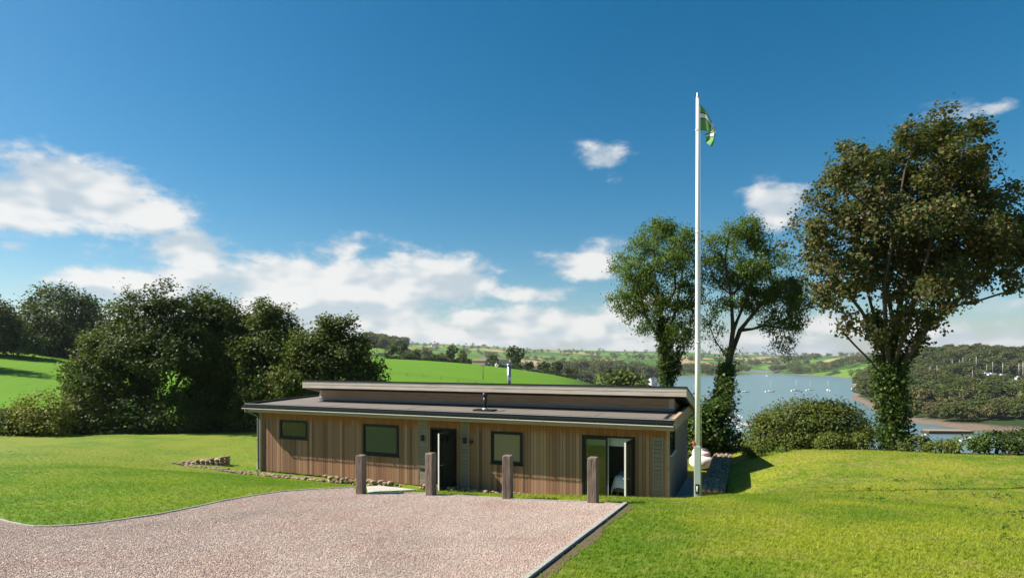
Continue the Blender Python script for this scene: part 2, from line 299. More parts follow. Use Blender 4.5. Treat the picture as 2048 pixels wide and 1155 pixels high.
# ---------------------------------------------------------------- ground heights (thin plate splines through surveyed points)
def tps_fit(XY, z, reg=0.0):
    XY = np.asarray(XY, float); n = len(XY); r2 = ((XY[:, None] - XY[None]) ** 2).sum(-1)
    K = .5 * r2 * np.log(r2 + 1e-12) + reg * np.eye(n); Pm = np.c_[np.ones(n), XY]
    A = np.block([[K, Pm], [Pm.T, np.zeros((3, 3))]]); return XY, np.linalg.solve(A, np.r_[np.asarray(z, float), 0, 0, 0])
def tps_eval(fit, Q):
    XY, wt = fit; out = np.empty(len(Q)); n = len(XY)
    for i in range(0, len(Q), 20000):
        q = Q[i:i + 20000]; r2 = ((q[:, None] - XY[None]) ** 2).sum(-1)
        out[i:i + 20000] = (.5 * r2 * np.log(r2 + 1e-12)) @ wt[:n] + wt[n] + q @ wt[n + 1:]
    return out
YAW = math.radians(-22.33); RX, RY = 5.04, 19.0; FLOOR = -4.85; HL, HD = 17.24, 5.65
LV = np.array([-math.cos(YAW), -math.sin(YAW)]); BV = np.array([-math.sin(YAW), math.cos(YAW)])   # along the front to the left / to the back
def hw(tt, ww): return (RX + LV[0] * tt + BV[0] * ww, RY + LV[1] * tt + BV[1] * ww)
def plane_z(x, y): return -1.7 + .0217 * x - .0885 * y
near_pts = [(x, y, plane_z(x, y)) for x, y in [(-2, 3), (-6, 6), (0, 6), (2, 10.7), (-3.2, 12.5), (-8, 9), (-5, 11), (-.8, 11.6), (0, 0), (-8, 2), (4, 3), (2.5, 7), (-4.4, 13.3), (-8.85, 10.2), (-13, 6), (1.2, 11.2), (-15, 0), (0, -8), (-12, -8)]]
near_pts += [(6, 5.6, -2.02), (11.9, 13.7, -3.1), (15.6, 18, -3.05), (7.7, 12.5, -2.98), (12.3, 20, -3.2), (8.9, 18.0, -3.58), (7.4, 18.2, -3.98), (8.9, 19.9, -3.6), (9.66, 25, -4.0), (10.6, 28, -4.1), (9.4, 23, -3.82), (10.4, 24.3, -3.85), (11.5, 25, -3.75), (4.9, 14.5, -3.38), (6.6, 15.6, -3.62),
             (1.6, 11.9, -2.80), (-3.2, 13.4, -3.0), (-6.0, 14.5, -3.15), (0, 15.5, -3.78), (-3, 17, -4.0), (3.3, 14.0, -3.42), (-14, 20, -3.72), (-20, 27, -4.3), (-23.3, 38, -4.9), (-30.5, 37, -4.88), (-17.5, 38, -4.84), (-25, 20, -3.6),
             (14, 23, -3.6), (18, 20.5, -3.35), (11.5, 31, -4.7), (20, 30, -5.2), (10, 42, -8), (25, 42, -8.5), (30, 20, -3.3), (-40, 20, -3.3), (-40, 44, -5.0), (-45, 10, -2.3), (12, 5, -1.95), (20, 10, -2.5), (25, 0, -1.4),
             (-25, -8, -1.6), (25, -10, -.8), (-30, 3, -1.8), (-10, 44, -5.2), (0, 44, -5.8), (-14, 16, -3.3), (-9, 15.5, -3.25)]
near_pts += [hw(tt, -.7) + (FLOOR,) for tt in (-.6, 2.5, 5, 7.5, 10, 12.5, 15, 17.2)] + [hw(tt, 3) + (FLOOR,) for tt in (0, 5, 10, 15)] + [hw(tt, 7) + (FLOOR - .03,) for tt in (0, 5, 10, 15)]
near_pts += [hw(20, -.6) + (-4.78,), hw(22, -.6) + (-4.74,), hw(20, 4) + (-4.85,), hw(10, -3) + (-4.35,), hw(14, -4) + (-4.1,), hw(6, -3.2) + (-4.3,)]
NF = tps_fit([p[:2] for p in near_pts], [p[2] for p in near_pts], .02)
cols = {-600: [(45, 850), (80, 760), (130, 690), (250, 650), (600, 650), (1500, 680), (5000, 700)],
  50: [(45, 848), (60, 802), (100, 737), (140, 700), (200, 688), (400, 680), (800, 680), (2000, 692), (5000, 706)],
  400: [(45, 850), (80, 800), (150, 735), (250, 716), (400, 710), (1000, 700), (2500, 697), (5000, 706)],
  760: [(45, 843), (80, 802), (150, 768), (220, 741), (300, 717), (380, 719), (500, 722), (800, 690), (2000, 690), (5000, 702)],
  950: [(45, 860), (80, 818), (150, 785), (220, 755), (300, 728), (380, 742), (500, 748), (900, 727), (1500, 708), (2500, 691), (5000, 706)],
  1100: [(45, 870), (80, 845), (150, 805), (220, 776), (300, 748), (380, 772), (600, 766), (1000, 742), (1600, 722), (2600, 702), (5000, 708)],
  1200: [(45, 880), (80, 860), (150, 830), (220, 800), (300, 771), (400, 788), (600, 769), (1000, 739), (1600, 722), (2600, 702), (5000, 709)],
  1330: [(45, 888), (100, 885), (200, 852), (400, 805), (700, 771), (1050, 752), (1200, 736), (1800, 720), (2600, 706), (5000, 710)],
  1440: [(45, 912), (100, 928), (180, 902), (250, 882), (600, 790), (1000, 758), (1090, 750), (1200, 740), (1600, 725), (2600, 708), (5000, 712)],
  1520: [(45, 920), (100, 933), (180, 906), (250, 882), (600, 790), (1000, 758), (1450, 746), (1650, 736), (2000, 722), (3000, 711), (5000, 713)],
  1600: [(45, 922), (100, 938), (180, 910), (250, 882), (600, 790), (1000, 760), (1120, 751), (1250, 740), (1600, 722), (3000, 712), (5000, 713)],
  1700: [(45, 922), (100, 945), (180, 918), (250, 882), (420, 810), (600, 783), (800, 768), (920, 757), (1100, 737), (1400, 716), (2000, 713), (5000, 714)],
  1850: [(45, 920), (100, 950), (180, 930), (230, 892), (285, 851), (315, 829), (370, 808), (500, 765), (700, 727), (900, 712), (1500, 710), (5000, 715)],
  2048: [(45, 915), (100, 950), (180, 930), (215, 896), (245, 872), (280, 840), (330, 820), (500, 768), (700, 727), (900, 712), (1500, 711), (5000, 715)],
  2600: [(45, 905), (100, 940), (200, 905), (245, 872), (280, 840), (330, 820), (500, 765), (900, 709), (1500, 711), (5000, 715)]}
fp = [((px - HX) / F * 1.6, math.log(d), (y - HY) / F) for px, lst in cols.items() for d, y in lst]
FF = tps_fit([p[:2] for p in fp], [p[2] for p in fp], .0005)
def vnoise(x, y, seed=0):
    s = np.zeros_like(x)
    for i, (fr, am) in enumerate(((1, .5), (2.1, .25), (4.3, .13), (8.9, .07))):
        a = seed * 1.7 + i * 2.3; s += am * np.sin(fr * x + a + 1.3 * np.sin(fr * y * .7 + a)) * np.cos(fr * y * 1.1 - a + .9 * np.sin(fr * x * .6))
    return s
def H(x, y):
    x = np.atleast_1d(np.asarray(x, float)); y = np.atleast_1d(np.asarray(y, float)); sh = x.shape; x = x.ravel(); y = y.ravel()
    d = np.maximum(y, 1.0); u = np.clip(x / d, -1.6, 1.6); fz = np.zeros_like(x); nz = np.zeros_like(x)
    kf = y > 33; kn = y < 50
    if kf.any():
        tn = tps_eval(FF, np.c_[u[kf] * 1.6, np.log(np.clip(d[kf], 40, 6000))]); dd = d[kf]; fz[kf] = -tn * dd + vnoise(x[kf] / 160, y[kf] / 160, 1) * np.clip((dd - 400) / 900, 0, 1) * 9
    if kn.any(): nz[kn] = tps_eval(NF, np.c_[x[kn], y[kn]])
    s = np.clip((y - 34) / 14, 0, 1); s = s * s * (3 - 2 * s); z = nz * (1 - s) + fz * s
    dx, dy = x - RX, y - RY; tt = dx * LV[0] + dy * LV[1]; ww = dx * BV[0] + dy * BV[1]; p = -tt
    flat = np.clip((1.6 - p) / .5, 0, 1) * np.clip((ww + 2.0) / .5, 0, 1) * np.clip((11.5 - ww) / 1.5, 0, 1) * np.clip((18.6 - tt) / 1, 0, 1) * np.clip(1 - ((p < 0) & (ww < -.5)) * (-.5 - ww) / 1.3, 0, 1)
    z = z * (1 - flat) + FLOOR * flat
    return z.reshape(sh)
def h1(x, y): return float(H(x, y)[0])
# gravel outline (photo pixels on the near slope)
def on_plane(px, py):
    u = (px - HX) / F; tn = (py - HY) / F; d = 1.7 / (tn + .0217 * u - .0885); return (u * d, d)
KB = np.array(on_plane(1251, 1008)); KDIR = BV
left_edge = [on_plane(*q) for q in [(707, 974.5), (637, 977.5), (562, 983), (500, 992), (439, 1003), (380, 1016), (316, 1029), (260, 1037), (202, 1045), (150, 1050.5), (101, 1053), (70, 1053), (44, 1050), (20, 1044.5), (0, 1039)]]
back_edge = [on_plane(*q) for q in [(733, 987.5), (780, 986), (823, 985), (849, 985.5), (871, 988.5), (959, 992.5), (1026, 997.5), (1176, 1003.5)]]
k_near = tuple(KB - BV * 17)
lx, ly = left_edge[-1]
GR = [tuple(k_near), tuple(KB)] + back_edge[::-1] + left_edge + [(lx - 1.6, ly + .9), (lx - 5, ly + 1.2), (lx - 12, ly - 1), (-24, 2), (-24, -6)]
GRA = np.array(GR)
def in_poly(x, y, poly):
    ins = np.zeros(x.shape, bool); n = len(poly)
    for i in range(n):
        (x0, y0), (x1, y1) = poly[i], poly[(i + 1) % n]
        cnd = ((y0 > y) != (y1 > y)) & (x < (x1 - x0) * (y - y0) / (y1 - y0 + 1e-12) + x0); ins ^= cnd
    return ins
def edge_dist(x, y, poly):
    best = np.full(x.shape, 1e9)
    for i in range(len(poly)):
        a = np.array(poly[i]); b = np.array(poly[(i + 1) % len(poly)]); e = b - a; q = np.clip(((x - a[0]) * e[0] + (y - a[1]) * e[1]) / (e @ e + 1e-12), 0, 1)
        best = np.minimum(best, np.hypot(x - a[0] - q * e[0], y - a[1] - q * e[1]))
    return best
# ---- lawn sheet
gx = np.arange(-46, 32.01, .25); gy = np.arange(-12, 47.01, .25); GX, GY = np.meshgrid(gx, gy); GZ = H(GX, GY)
GZ += .018 * vnoise(GX * 1.3, GY * 1.3, 4) + .03 * vnoise(GX * .4, GY * .4, 6)
ing = in_poly(GX, GY, GR); ed = edge_dist(GX, GY, GR); PZ = plane_z(GX, GY)
GZ = np.where(ing, np.minimum(PZ - .10, GZ), GZ * np.clip((ed - .15) / 1.2, 0, 1) + (PZ - .012) * (1 - np.clip((ed - .15) / 1.2, 0, 1)))
GZ = np.where(ing & (ed < .3), PZ - .05, GZ)
dx, dy = GX - RX, GY - RY; TT = dx * LV[0] + dy * LV[1]; WW = dx * BV[0] + dy * BV[1]
ny, nx = GX.shape; idx = np.arange(nx * ny).reshape(ny, nx)
quads = np.stack([idx[:-1, :-1], idx[:-1, 1:], idx[1:, 1:], idx[1:, :-1]], -1).reshape(-1, 4)
lawn_me = nmesh('lawn', np.stack([GX, GY, GZ], -1).reshape(-1, 3), quads, 4, True)
lawn = tag(link('lawn', lawn_me, M['lawn']), 'sloping mown green lawn around the gravel and the timber house', 'lawn', kind='structure')
# blade density follows what the eye can resolve
pit = (TT > -1.2) & (TT < 17.6) & (WW > -.45) & (WW < 6.6)
dist = np.hypot(GX, GY); view = (GY > 3.5) & (np.abs(GX) < GY * .95 + 1.5) & (GY < 39)
dens_a = 330 * np.minimum(1, 8.5 / np.maximum(dist, 1)) ** 1.25 * np.clip((38 - dist) / 18, 0, 1) * view * ~pit * ~(ing | (ed < .05))
at = lawn_me.attributes.new('grass_density', 'FLOAT', 'POINT'); at.data.foreach_set('value', dens_a.astype(np.float32).ravel())
# ---- gravel, its edging and the pale path to the door
gm = MB(); gm.add([(x, y, plane_z(x, y)) for x, y in GR], [list(range(len(GR)))]); gme = gm.mesh('gravel')
bm = bmesh.new(); bm.from_mesh(gme); bmesh.ops.triangulate(bm, faces=bm.faces[:])
bm.to_mesh(gme); bm.free()
gravel = tag(link('gravel', gme, M['gravel']), 'pinkish grey gravel parking area in front of the house', 'gravel', kind='structure')
if gme.polygons[0].normal.z < 0: gme.flip_normals()
# ---- far country, water
TH = np.tan(np.linspace(-1.02, 1.02, 520)); DD = np.exp(np.linspace(math.log(30), math.log(9000), 190))
U, D = np.meshgrid(TH, DD); X = U * D; Y = D; Z = H(X, Y)
inl = (X > -45.5) & (X < 31.5) & (Y < 46.5); Z = np.where(inl, Z - .5, Z); Z[-1] -= 60
n2, n1_ = X.shape; idx = np.arange(n1_ * n2).reshape(n2, n1_)
quads = np.stack([idx[:-1, :-1], idx[:-1, 1:], idx[1:, 1:], idx[1:, :-1]], -1).reshape(-1, 4)
tag(link('hills', nmesh('hills', np.stack([X, Y, Z], -1).reshape(-1, 3), quads, 4, True), M['country']), 'rolling green hills with hedged fields falling to the estuary', 'hills', kind='structure')
WZ = -32.0
wb = MB(); wb.add([(-1500, 60, WZ), (6000, 60, WZ), (6000, 6000, WZ), (-1500, 6000, WZ)], [(0, 1, 2, 3)])
tag(wb.build('water', M['water']), 'calm blue grey estuary water', 'water', kind='structure')
def on_water(px, py): d = -WZ * F / (py - HY); return ((px - HX) / F * d, d)

# ---------------------------------------------------------------- scattered blades and stones (uncountable)
def scatter(surface, src, density_attr, dens, name, smin, smax, up=False, seed=1):
    ng = bpy.data.node_groups.new(name, 'GeometryNodeTree')
    ng.interface.new_socket('Geometry', in_out='INPUT', socket_type='NodeSocketGeometry'); ng.interface.new_socket('Geometry', in_out='OUTPUT', socket_type='NodeSocketGeometry')
    g = NT(ng); gi = g.n('NodeGroupInput'); go = g.n('NodeGroupOutput')
    so = g.n('GeometryNodeObjectInfo', {'Object': surface}, transform_space='RELATIVE')
    ds = g.n('GeometryNodeDistributePointsOnFaces', {'Mesh': so.outputs['Geometry'], 'Seed': seed}); 
    if density_attr:
        na = g.n('GeometryNodeInputNamedAttribute', {'Name': density_attr}, data_type='FLOAT'); g.l.new(na.outputs[0], ds.inputs['Density'])
    else: ds.inputs['Density'].default_value = dens
    oi = g.n('GeometryNodeObjectInfo', {'Object': src}); oi.inputs['As Instance'].default_value = True
    rv = g.n('FunctionNodeRandomValue', data_type='FLOAT'); rv.inputs[2].default_value = smin; rv.inputs[3].default_value = smax
    rr = g.n('FunctionNodeRandomValue', data_type='FLOAT_VECTOR'); rr.inputs[0].default_value = (-.25, -.25, 0) if up else (0, 0, 0); rr.inputs[1].default_value = (.25, .25, 6.28) if up else (6.28, 6.28, 6.28)
    ip = g.n('GeometryNodeInstanceOnPoints', {'Points': ds.outputs['Points'], 'Instance': oi.outputs['Geometry'], 'Rotation': rr.outputs[0], 'Scale': rv.outputs[1]})
    g.l.new(ip.outputs[0], go.inputs[0])
    o = link(name, bpy.data.meshes.new(name)); md = o.modifiers.new('scatter', 'NODES'); md.node_group = ng; return o
tv, tf = [], []
for i in range(9):
    a = random.uniform(0, 6.28); r = random.uniform(0, .045); bx, by = r * math.cos(a), r * math.sin(a); q = random.uniform(0, 6.28); wd = .0035; hgt = random.uniform(.018, .042); ln = random.uniform(.7, 2.0) * hgt; lq = random.uniform(0, 6.28)
    cx, sx_ = math.cos(q) * wd, math.sin(q) * wd; o0 = len(tv)
    tv += [(bx - cx, by - sx_, -.006), (bx + cx, by + sx_, -.006), (bx + cx * .7 + ln * .4 * math.cos(lq), by + sx_ * .7 + ln * .4 * math.sin(lq), hgt * .6), (bx - cx * .7 + ln * .4 * math.cos(lq), by - sx_ * .7 + ln * .4 * math.sin(lq), hgt * .6), (bx + ln * math.cos(lq), by + ln * math.sin(lq), hgt)]
    tf += [(o0, o0 + 1, o0 + 2, o0 + 3), (o0 + 3, o0 + 2, o0 + 4)]
tm = bpy.data.meshes.new('grass_tuft'); tm.from_pydata(tv, [], tf); tm.materials.append(M['blade']); tuft = bpy.data.objects.new('grass_tuft', tm)
tag(scatter(lawn, tuft, 'grass_density', 0, 'grass', .75, 1.5, True), 'short green grass blades of the mown lawn', 'grass', kind='stuff')
bm = bmesh.new(); bmesh.ops.create_icosphere(bm, subdivisions=1, radius=1)
for v in bm.verts: v.co = Vector((v.co.x, v.co.y * .8, v.co.z * .6)) * random.uniform(.78, 1.15)
pm = bpy.data.meshes.new('gravel_stone'); bm.to_mesh(pm); bm.free(); pm.materials.append(M['pebble']); peb = bpy.data.objects.new('gravel_stone', pm)
gp = [p for p in GR if p[1] > 4.2]; 
cl = [tuple(KB - BV * 6.9), tuple(KB)] + back_edge[::-1] + left_edge + [(lx - .6, ly), (-6.5, 4.6)]
sm_ = MB(); sm_.add([(x, y, plane_z(x, y) + .002) for x, y in cl], [list(range(len(cl)))]); sme = sm_.mesh('gravel_patch')
bm = bmesh.new(); bm.from_mesh(sme); bmesh.ops.triangulate(bm, faces=bm.faces[:]); bm.to_mesh(sme); bm.free(); sme.materials.append(M['gravel']); patch = bpy.data.objects.new('gravel_patch', sme)
tag(scatter(patch, peb, None, 2600.0, 'gravel_stones', .005, .0125, False, 3), 'loose pinkish grey gravel stones of the parking area', 'gravel', kind='stuff')

def edging(pts, wd, up, dn, seg, label):
    # edging boards end to end along pts, with joints
    pts = [Vector((p[0], p[1])) for p in pts]; root = tag(empty('gravel_edging', (pts[0].x, pts[0].y, plane_z(*pts[0]))), label, 'edging', 'edgings around the gravel'); o0 = Vector((pts[0].x, pts[0].y, plane_z(*pts[0])))
    fine = []; 
    for a, b in zip(pts, pts[1:]):
        k = max(1, round((b - a).length / seg)); fine += [(a + (b - a) * i / k, a + (b - a) * (i + 1) / k) for i in range(k)]
    for a, b in fine:
        t_ = (b - a).normalized(); nn = Vector((-t_.y, t_.x)) * wd / 2; a2, b2 = a + t_ * .003, b - t_ * .003; vs = []
        for p in (a2, b2):
            z = plane_z(p.x, p.y) + random.uniform(-.004, .004); vs += [Vector((q.x, q.y, zz)) - o0 for q, zz in ((p - nn, z - dn), (p + nn, z - dn), (p + nn, z + up), (p - nn, z + up))]
        MB().add(vs, [(0, 1, 2, 3), (7, 6, 5, 4), (0, 4, 5, 1), (1, 5, 6, 2), (2, 6, 7, 3), (3, 7, 4, 0)]).build('board', M['edging'], root)
    return root
edging([tuple(KB - BV * 16.9), tuple(KB)], .06, .045, .2, 2.4, 'straight grey edging boards between the gravel and the right hand lawn')
edging(left_edge + [(lx - 1.6, ly + .9), (lx - 5, ly + 1.2), (lx - 12, ly - 1)], .03, .025, .15, 1.5, 'thin curved edging strip between the gravel and the left hand lawn')
edging([tuple(KB)] + back_edge[::-1], .03, .02, .15, 1.5, 'edging strip running along the row of timber posts')
# bare strip of earth beside the right hand board
es = [KB - BV * (i * .5) + np.array([BV[1], -BV[0]]) * (.03) for i in range(0, 27)]; ev = []
for i, p in enumerate(es):
    wd = .10 + .07 * math.sin(i * 1.3) * math.sin(i * .37); q = p + np.array([BV[1], -BV[0]]) * (wd + .05)
    ev += [(p[0], p[1], plane_z(*p) + .012), (q[0], q[1], plane_z(*q) - .006)]
tag(MB().add(ev, [(2 * i, 2 * i + 2, 2 * i + 3, 2 * i + 1) for i in range(26)]).build('soil', M['earth']), 'strip of bare brown soil beside the gravel edging', 'soil', kind='structure')
# pale path
pc = [(733, 972.5), (760, 971.5), (800, 975.5), (832, 979.5), (800, 981), (752, 983.0), (736, 985)]
pp = [on_plane(*q) for q in pc]; pz = [max(h1(*q), -99) + .05 for q in pp]; pz = [plane_z(*q) + .0 for q in pp]
tag(MB().prism(pp[::-1], [z - .35 for z in pz[::-1]], [z + .015 for z in pz[::-1]]).build('path', M['concrete']), 'pale concrete path end beside the leftmost timber post', 'path', kind='structure')
# ---------------------------------------------------------------- the house (local x to the right along the front, y to the back, z up)
house = tag(empty('house', (RX, RY, FLOOR), YAW), 'long single storey timber clad house with flat roof and raised clerestory roof', 'house')
def pf(px, py):          # photo pixel -> point on the front wall
    u = (px - HX) / F; tt = (RX - u * RY) / (-LV[0] + u * LV[1]); d = RY + LV[1] * tt; return -tt, -(py - HY) / F * d - FLOOR
def rect(x0, y0, x1, y1):
    a, za = pf(x0, (y0[0] if isinstance(y0, tuple) else y0)); b, zb = pf(x1, (y0[1] if isinstance(y0, tuple) else y0))
    top = (za + zb) / 2; c_, zc = pf(x0, (y1[0] if isinstance(y1, tuple) else y1)); d_, zd = pf(x1, (y1[1] if isinstance(y1, tuple) else y1)); return a, b, (zc + zd) / 2, top
W1 = rect(560.4, (838.5, 840.5), 615.5, (874, 878)); W2 = rect(727, (846.5, 849.5), 798, (907, 911.5)); W3 = rect(983, (861.5, 863), 1045.6, (925, 928.6))
DR = rect(861, (854, 856.5), 914, 969); DR = (DR[0], DR[1], .06, DR[3]); FD = rect(1164.6, (868, 873.5), 1269.8, 990); FD = (FD[0], FD[1], .06, FD[3])
OPEN = [W1, W2, W3, DR, FD]
PAN = [rect(837.6, 846, 856, 980), rect(923, 850, 939, 985), rect(1306.7, 872, 1326, 1000)]
PAN = [(a, b, .03, min(2.6, t_)) for a, b, _, t_ in PAN]; PAN[0] = PAN[0][:3] + (2.6,); PAN[1] = PAN[1][:3] + (2.6,); PAN[2] = PAN[2][:3] + (2.32,)
WT = 2.62
def cells(x0, x1, z0, z1, holes):
    xs = sorted({x0, x1} | {v for h in holes for v in h[:2] if x0 < v < x1}); zs = sorted({z0, z1} | {v for h in holes for v in h[2:] if z0 < v < z1}); out = []
    for a, b in zip(xs, xs[1:]):
        for c_, d_ in zip(zs, zs[1:]):
            mx_, mz = (a + b) / 2, (c_ + d_) / 2
            if not any(h[0] < mx_ < h[1] and h[2] < mz < h[3] for h in holes): out.append((a, b, c_, d_))
    # join vertically stacked cells
    out.sort(); res = []
    for q in out:
        if res and res[-1][0] == q[0] and res[-1][1] == q[1] and abs(res[-1][3] - q[2]) < 1e-6: res[-1] = (q[0], q[1], res[-1][2], q[3])
        else: res.append(q)
    return res
fw = MB()
for a, b, c_, d_ in cells(-HL + .03, -.03, 0, WT, OPEN): fw.box(a, b, .0, .16, c_, d_)
front = fw.build('wall', M['black'], house); front['label'] = 'front wall of narrow vertical cedar boards'
def cut_board(par, x0, x1, z0, z1, holes, place):
    for a, b, c_, d_ in cells(x0, x1, z0, z1, [h for h in holes if h[0] < x1 and h[1] > x0]):
        if b - a > .008 and d_ - c_ > .02: place(a, b, c_, d_)
BW = .118; x = -HL
while x < -.01:
    x1 = min(x + BW, 0); pr = random.uniform(0, .006)
    cut_board(front, x + .004, x1 - .004, random.uniform(.02, .05), WT, OPEN + PAN, lambda a, b, c_, d_: MB().box(a, b, -.024 - pr, 0, c_, d_).build('board', M['cedar'], front))
    x = x1
for a, b, c_, d_ in PAN:                                   # panels of horizontal silvered boards
    z = c_
    while z < d_ - .03:
        MB().box(a + .004, b - .004, -.03 - random.uniform(0, .006), 0, z, min(z + .135, d_) - .008).build('board', M['silver'], front); z += .135
    for xx in (a - .012, b - .012): MB().box(xx, xx + .024, -.045, -.002, c_, d_).build('trim', M['fascia_brown'], front)
# right end wall, boards and corner window
EW = (.14, 1.35, 1.72, 2.46)
ew = MB()
for a, b, c_, d_ in cells(.17, HD, 0, WT + .1, [EW]): ew.box(-.16, 0, a, b, c_, d_)
endw = ew.build('wall', M['black'], house); endw['label'] = 'shaded right hand end wall of vertical boards'
y = .03
while y < HD:
    y1 = min(y + BW, HD)
    cut_board(endw, y + .004, y1 - .004, .03, WT + .08, [EW], lambda a, b, c_, d_: MB().box(0, .024, a, b, c_, d_).build('board', M['silver'], endw))
    y = y1
MB().box(-.055, .034, -.034, .03, .03, WT).build('corner_board', M['fascia_brown'], house)
MB().box(-HL - .034, -HL + .06, -.034, .03, .03, WT).build('corner_board', M['silver'], house)
MB().box(-HL, -HL + .16, .17, HD, 0, WT).box(-HL + .16, -.16, HD - .16, HD, 0, WT).build('wall', M['silver'], house)['label'] = 'left end and rear wall'
MB().box(-HL + .16, -.16, .16, HD - .16, -.02, .03).build('floor', M['interior_dark'], house)
MB().box(-HL + .16, -.16, .16, HD - .16, 2.66, 2.7).build('ceiling', M['interior'], house)
pw = MB(); pw.box(-4.3, -4.2, .16, HD - .17, .03, 2.66); pw.box(-10.2, -10.1, .16, HD - .17, .03, 2.66); pw.box(-7.2, -7.1, .16, HD - .17, .03, 2.66); pw.box(-4.19, -.17, 4.1, 4.2, .03, 2.66); pw.box(-10.09, -7.21, 2.9, 3.0, .03, 2.66)
pw.build('partition', M['interior'], house)
# ---- windows
def window(r, pane, extra=None, fr=.075, y0=-.05, label=None):
    a, b, c_, d_ = r; f = MB(); f.box(a, b, y0, .05, d_ - fr, d_).box(a, b, y0, .05, c_, c_ + fr).box(a, a + fr, y0, .05, c_ + fr, d_ - fr).box(b - fr, b, y0, .05, c_ + fr, d_ - fr)
    wn_ = f.build('window', M['dark_metal'], house); s = MB().box(a - .03, b + .03, y0 - .04, -.026, c_ - .035, c_ - .002).build('sill', M['dark_metal'], wn_)
    i = .028; g_ = MB().box(a + fr, b - fr, -.008, .004, c_ + fr, d_ - fr).build('pane', M[pane], wn_)
    f2 = MB(); A, B, C_, D_ = a + fr, b - fr, c_ + fr, d_ - fr; f2.box(A, B, -.03, .03, D_ - i, D_).box(A, B, -.03, .03, C_, C_ + i).box(A, A + i, -.03, .03, C_ + i, D_ - i).box(B - i, B, -.03, .03, C_ + i, D_ - i); f2.build('sash', M['dark_metal'], wn_)
    if label: wn_['label'] = label
    return wn_
w1 = window(W1, 'glass', label='small window with a slatted blind'); n = 13; hh = (W1[3] - W1[2] - .2) / n
for i in range(n):
    z = W1[2] + .1 + i * hh; MB().add([(W1[0] + .1, .03, z), (W1[1] - .1, .03, z), (W1[1] - .1, .055, z + hh * .75), (W1[0] + .1, .055, z + hh * .75)], [(0, 1, 2, 3)]).build('slat', M['slat_blind'], w1)
MB().box(W1[0] + .08, W1[1] - .08, .09, .1, W1[2] + .08, W1[3] - .08).build('backing', M['interior_dark'], w1)
window(W2, 'frost_green', label='large window of dark green obscured glass'); window(W3, 'frost_beige', label='square window of beige obscured glass')
# end window (in the right hand wall)
a, b, c_, d_ = EW; fr = .06; f = MB(); f.box(-.05, .05, a, b, d_ - fr, d_).box(-.05, .05, a, b, c_, c_ + fr).box(-.05, .05, a, a + fr, c_ + fr, d_ - fr).box(-.05, .05, b - fr, b, c_ + fr, d_ - fr)
we = f.build('window', M['dark_metal'], house); MB().box(-.006, .006, a + fr, b - fr, c_ + fr, d_ - fr).build('pane', M['glass'], we); MB().box(.026, .09, a - .02, b + .02, c_ - .03, c_ - .002).build('sill', M['pale_metal'], we)
# ---- entrance door standing open, hinged on the right and swung outwards
a, b, c_, d_ = DR; f = MB(); f.box(a, a + .06, -.045, .1, c_, d_).box(b - .06, b, -.045, .1, c_, d_).box(a + .06, b - .06, -.045, .1, d_ - .06, d_).box(a + .06, b - .06, -.06, .1, c_ - .05, c_)
f.build('door_frame', M['dark_metal'], house)
def leaf(name, hx, z0, z1, wd, angle, glazed, lab):
    e = link(name, None, parent=house, loc=(hx, -.05, 0), rot=(0, 0, angle))
    st = .085; q = MB()
    q.box(-wd, 0, -.03, .03, z1 - st, z1).box(-wd, 0, -.03, .03, z0, z0 + st * 1.5).box(-wd, -wd + st, -.03, .03, z0 + st * 1.5, z1 - st).box(-st, 0, -.03, .03, z0 + st * 1.5, z1 - st)
    me = q.mesh(name); bpy.data.objects.remove(e); o = link(name, me, M['dark_metal'], house, (hx, -.05, 0), (0, 0, angle)); o['label'] = lab
    MB().box(-wd + st, -st, -.008, .008, z0 + st * 1.5, z1 - st).build('pane', M['glass'] if glazed else M['glass_grey'], o)
    MB().box(-wd - .006, -wd, -.028, .028, z0, z1).build('edge_strip', M['pale_metal'], o)  # pale colour stands in for sunlight on the entrance leaf's edge
    hd = MB(); hd.tube([(-wd + .05, -.03, 1.05), (-wd + .05, -.08, 1.05), (-wd + .17, -.08, 1.05)], .011, 8); hd.tube([(-wd + .05, .03, 1.05), (-wd + .05, .08, 1.05), (-wd + .17, .08, 1.05)], .011, 8); hd.build('handle', M['steel'], o); return o
leaf('door', DR[1] - .06, .07, DR[3] - .07, DR[1] - DR[0] - .14, math.radians(82), False, 'dark entrance door leaf standing open')
# ---- french doors: left leaf shut, right leaf open
a, b, c_, d_ = FD; f = MB(); f.box(a, a + .06, -.045, .1, c_, d_).box(b - .06, b, -.045, .1, c_, d_).box(a + .06, b - .06, -.045, .1, d_ - .06, d_).box(a + .06, b - .06, -.06, .1, c_ - .05, c_)
f.build('door_frame', M['dark_metal'], house); mid = (a + b) / 2
leaf('door', b - .06, .07, d_ - .07, mid * -1 + b - .07, math.radians(84), True, 'right glazed door leaf standing open')
st = .075; q = MB(); A, B = a + .06, mid; q.box(A, B, -.03, .03, d_ - .06 - st, d_ - .065).box(A, B, -.03, .03, .07, .07 + st).box(A, A + st, -.03, .03, .07 + st, d_ - .06 - st).box(B - st, B, -.03, .03, .07 + st, d_ - .06 - st)
o = q.build('door', M['dark_metal'], house); o['label'] = 'left glazed door leaf, shut'; MB().box(A + st, B - st, -.008, .008, .07 + st, d_ - .06 - st).build('pane', M['glass'], o); MB().box(B + .001, B + .012, -.034, .03, .07, d_ - .065).build('edge_strip', M['pale_metal'], o)
MB().box(a + .07, b - .07, .17, .18, d_ - .36, d_ - .02).build('roller_blind', M['blind'], house)
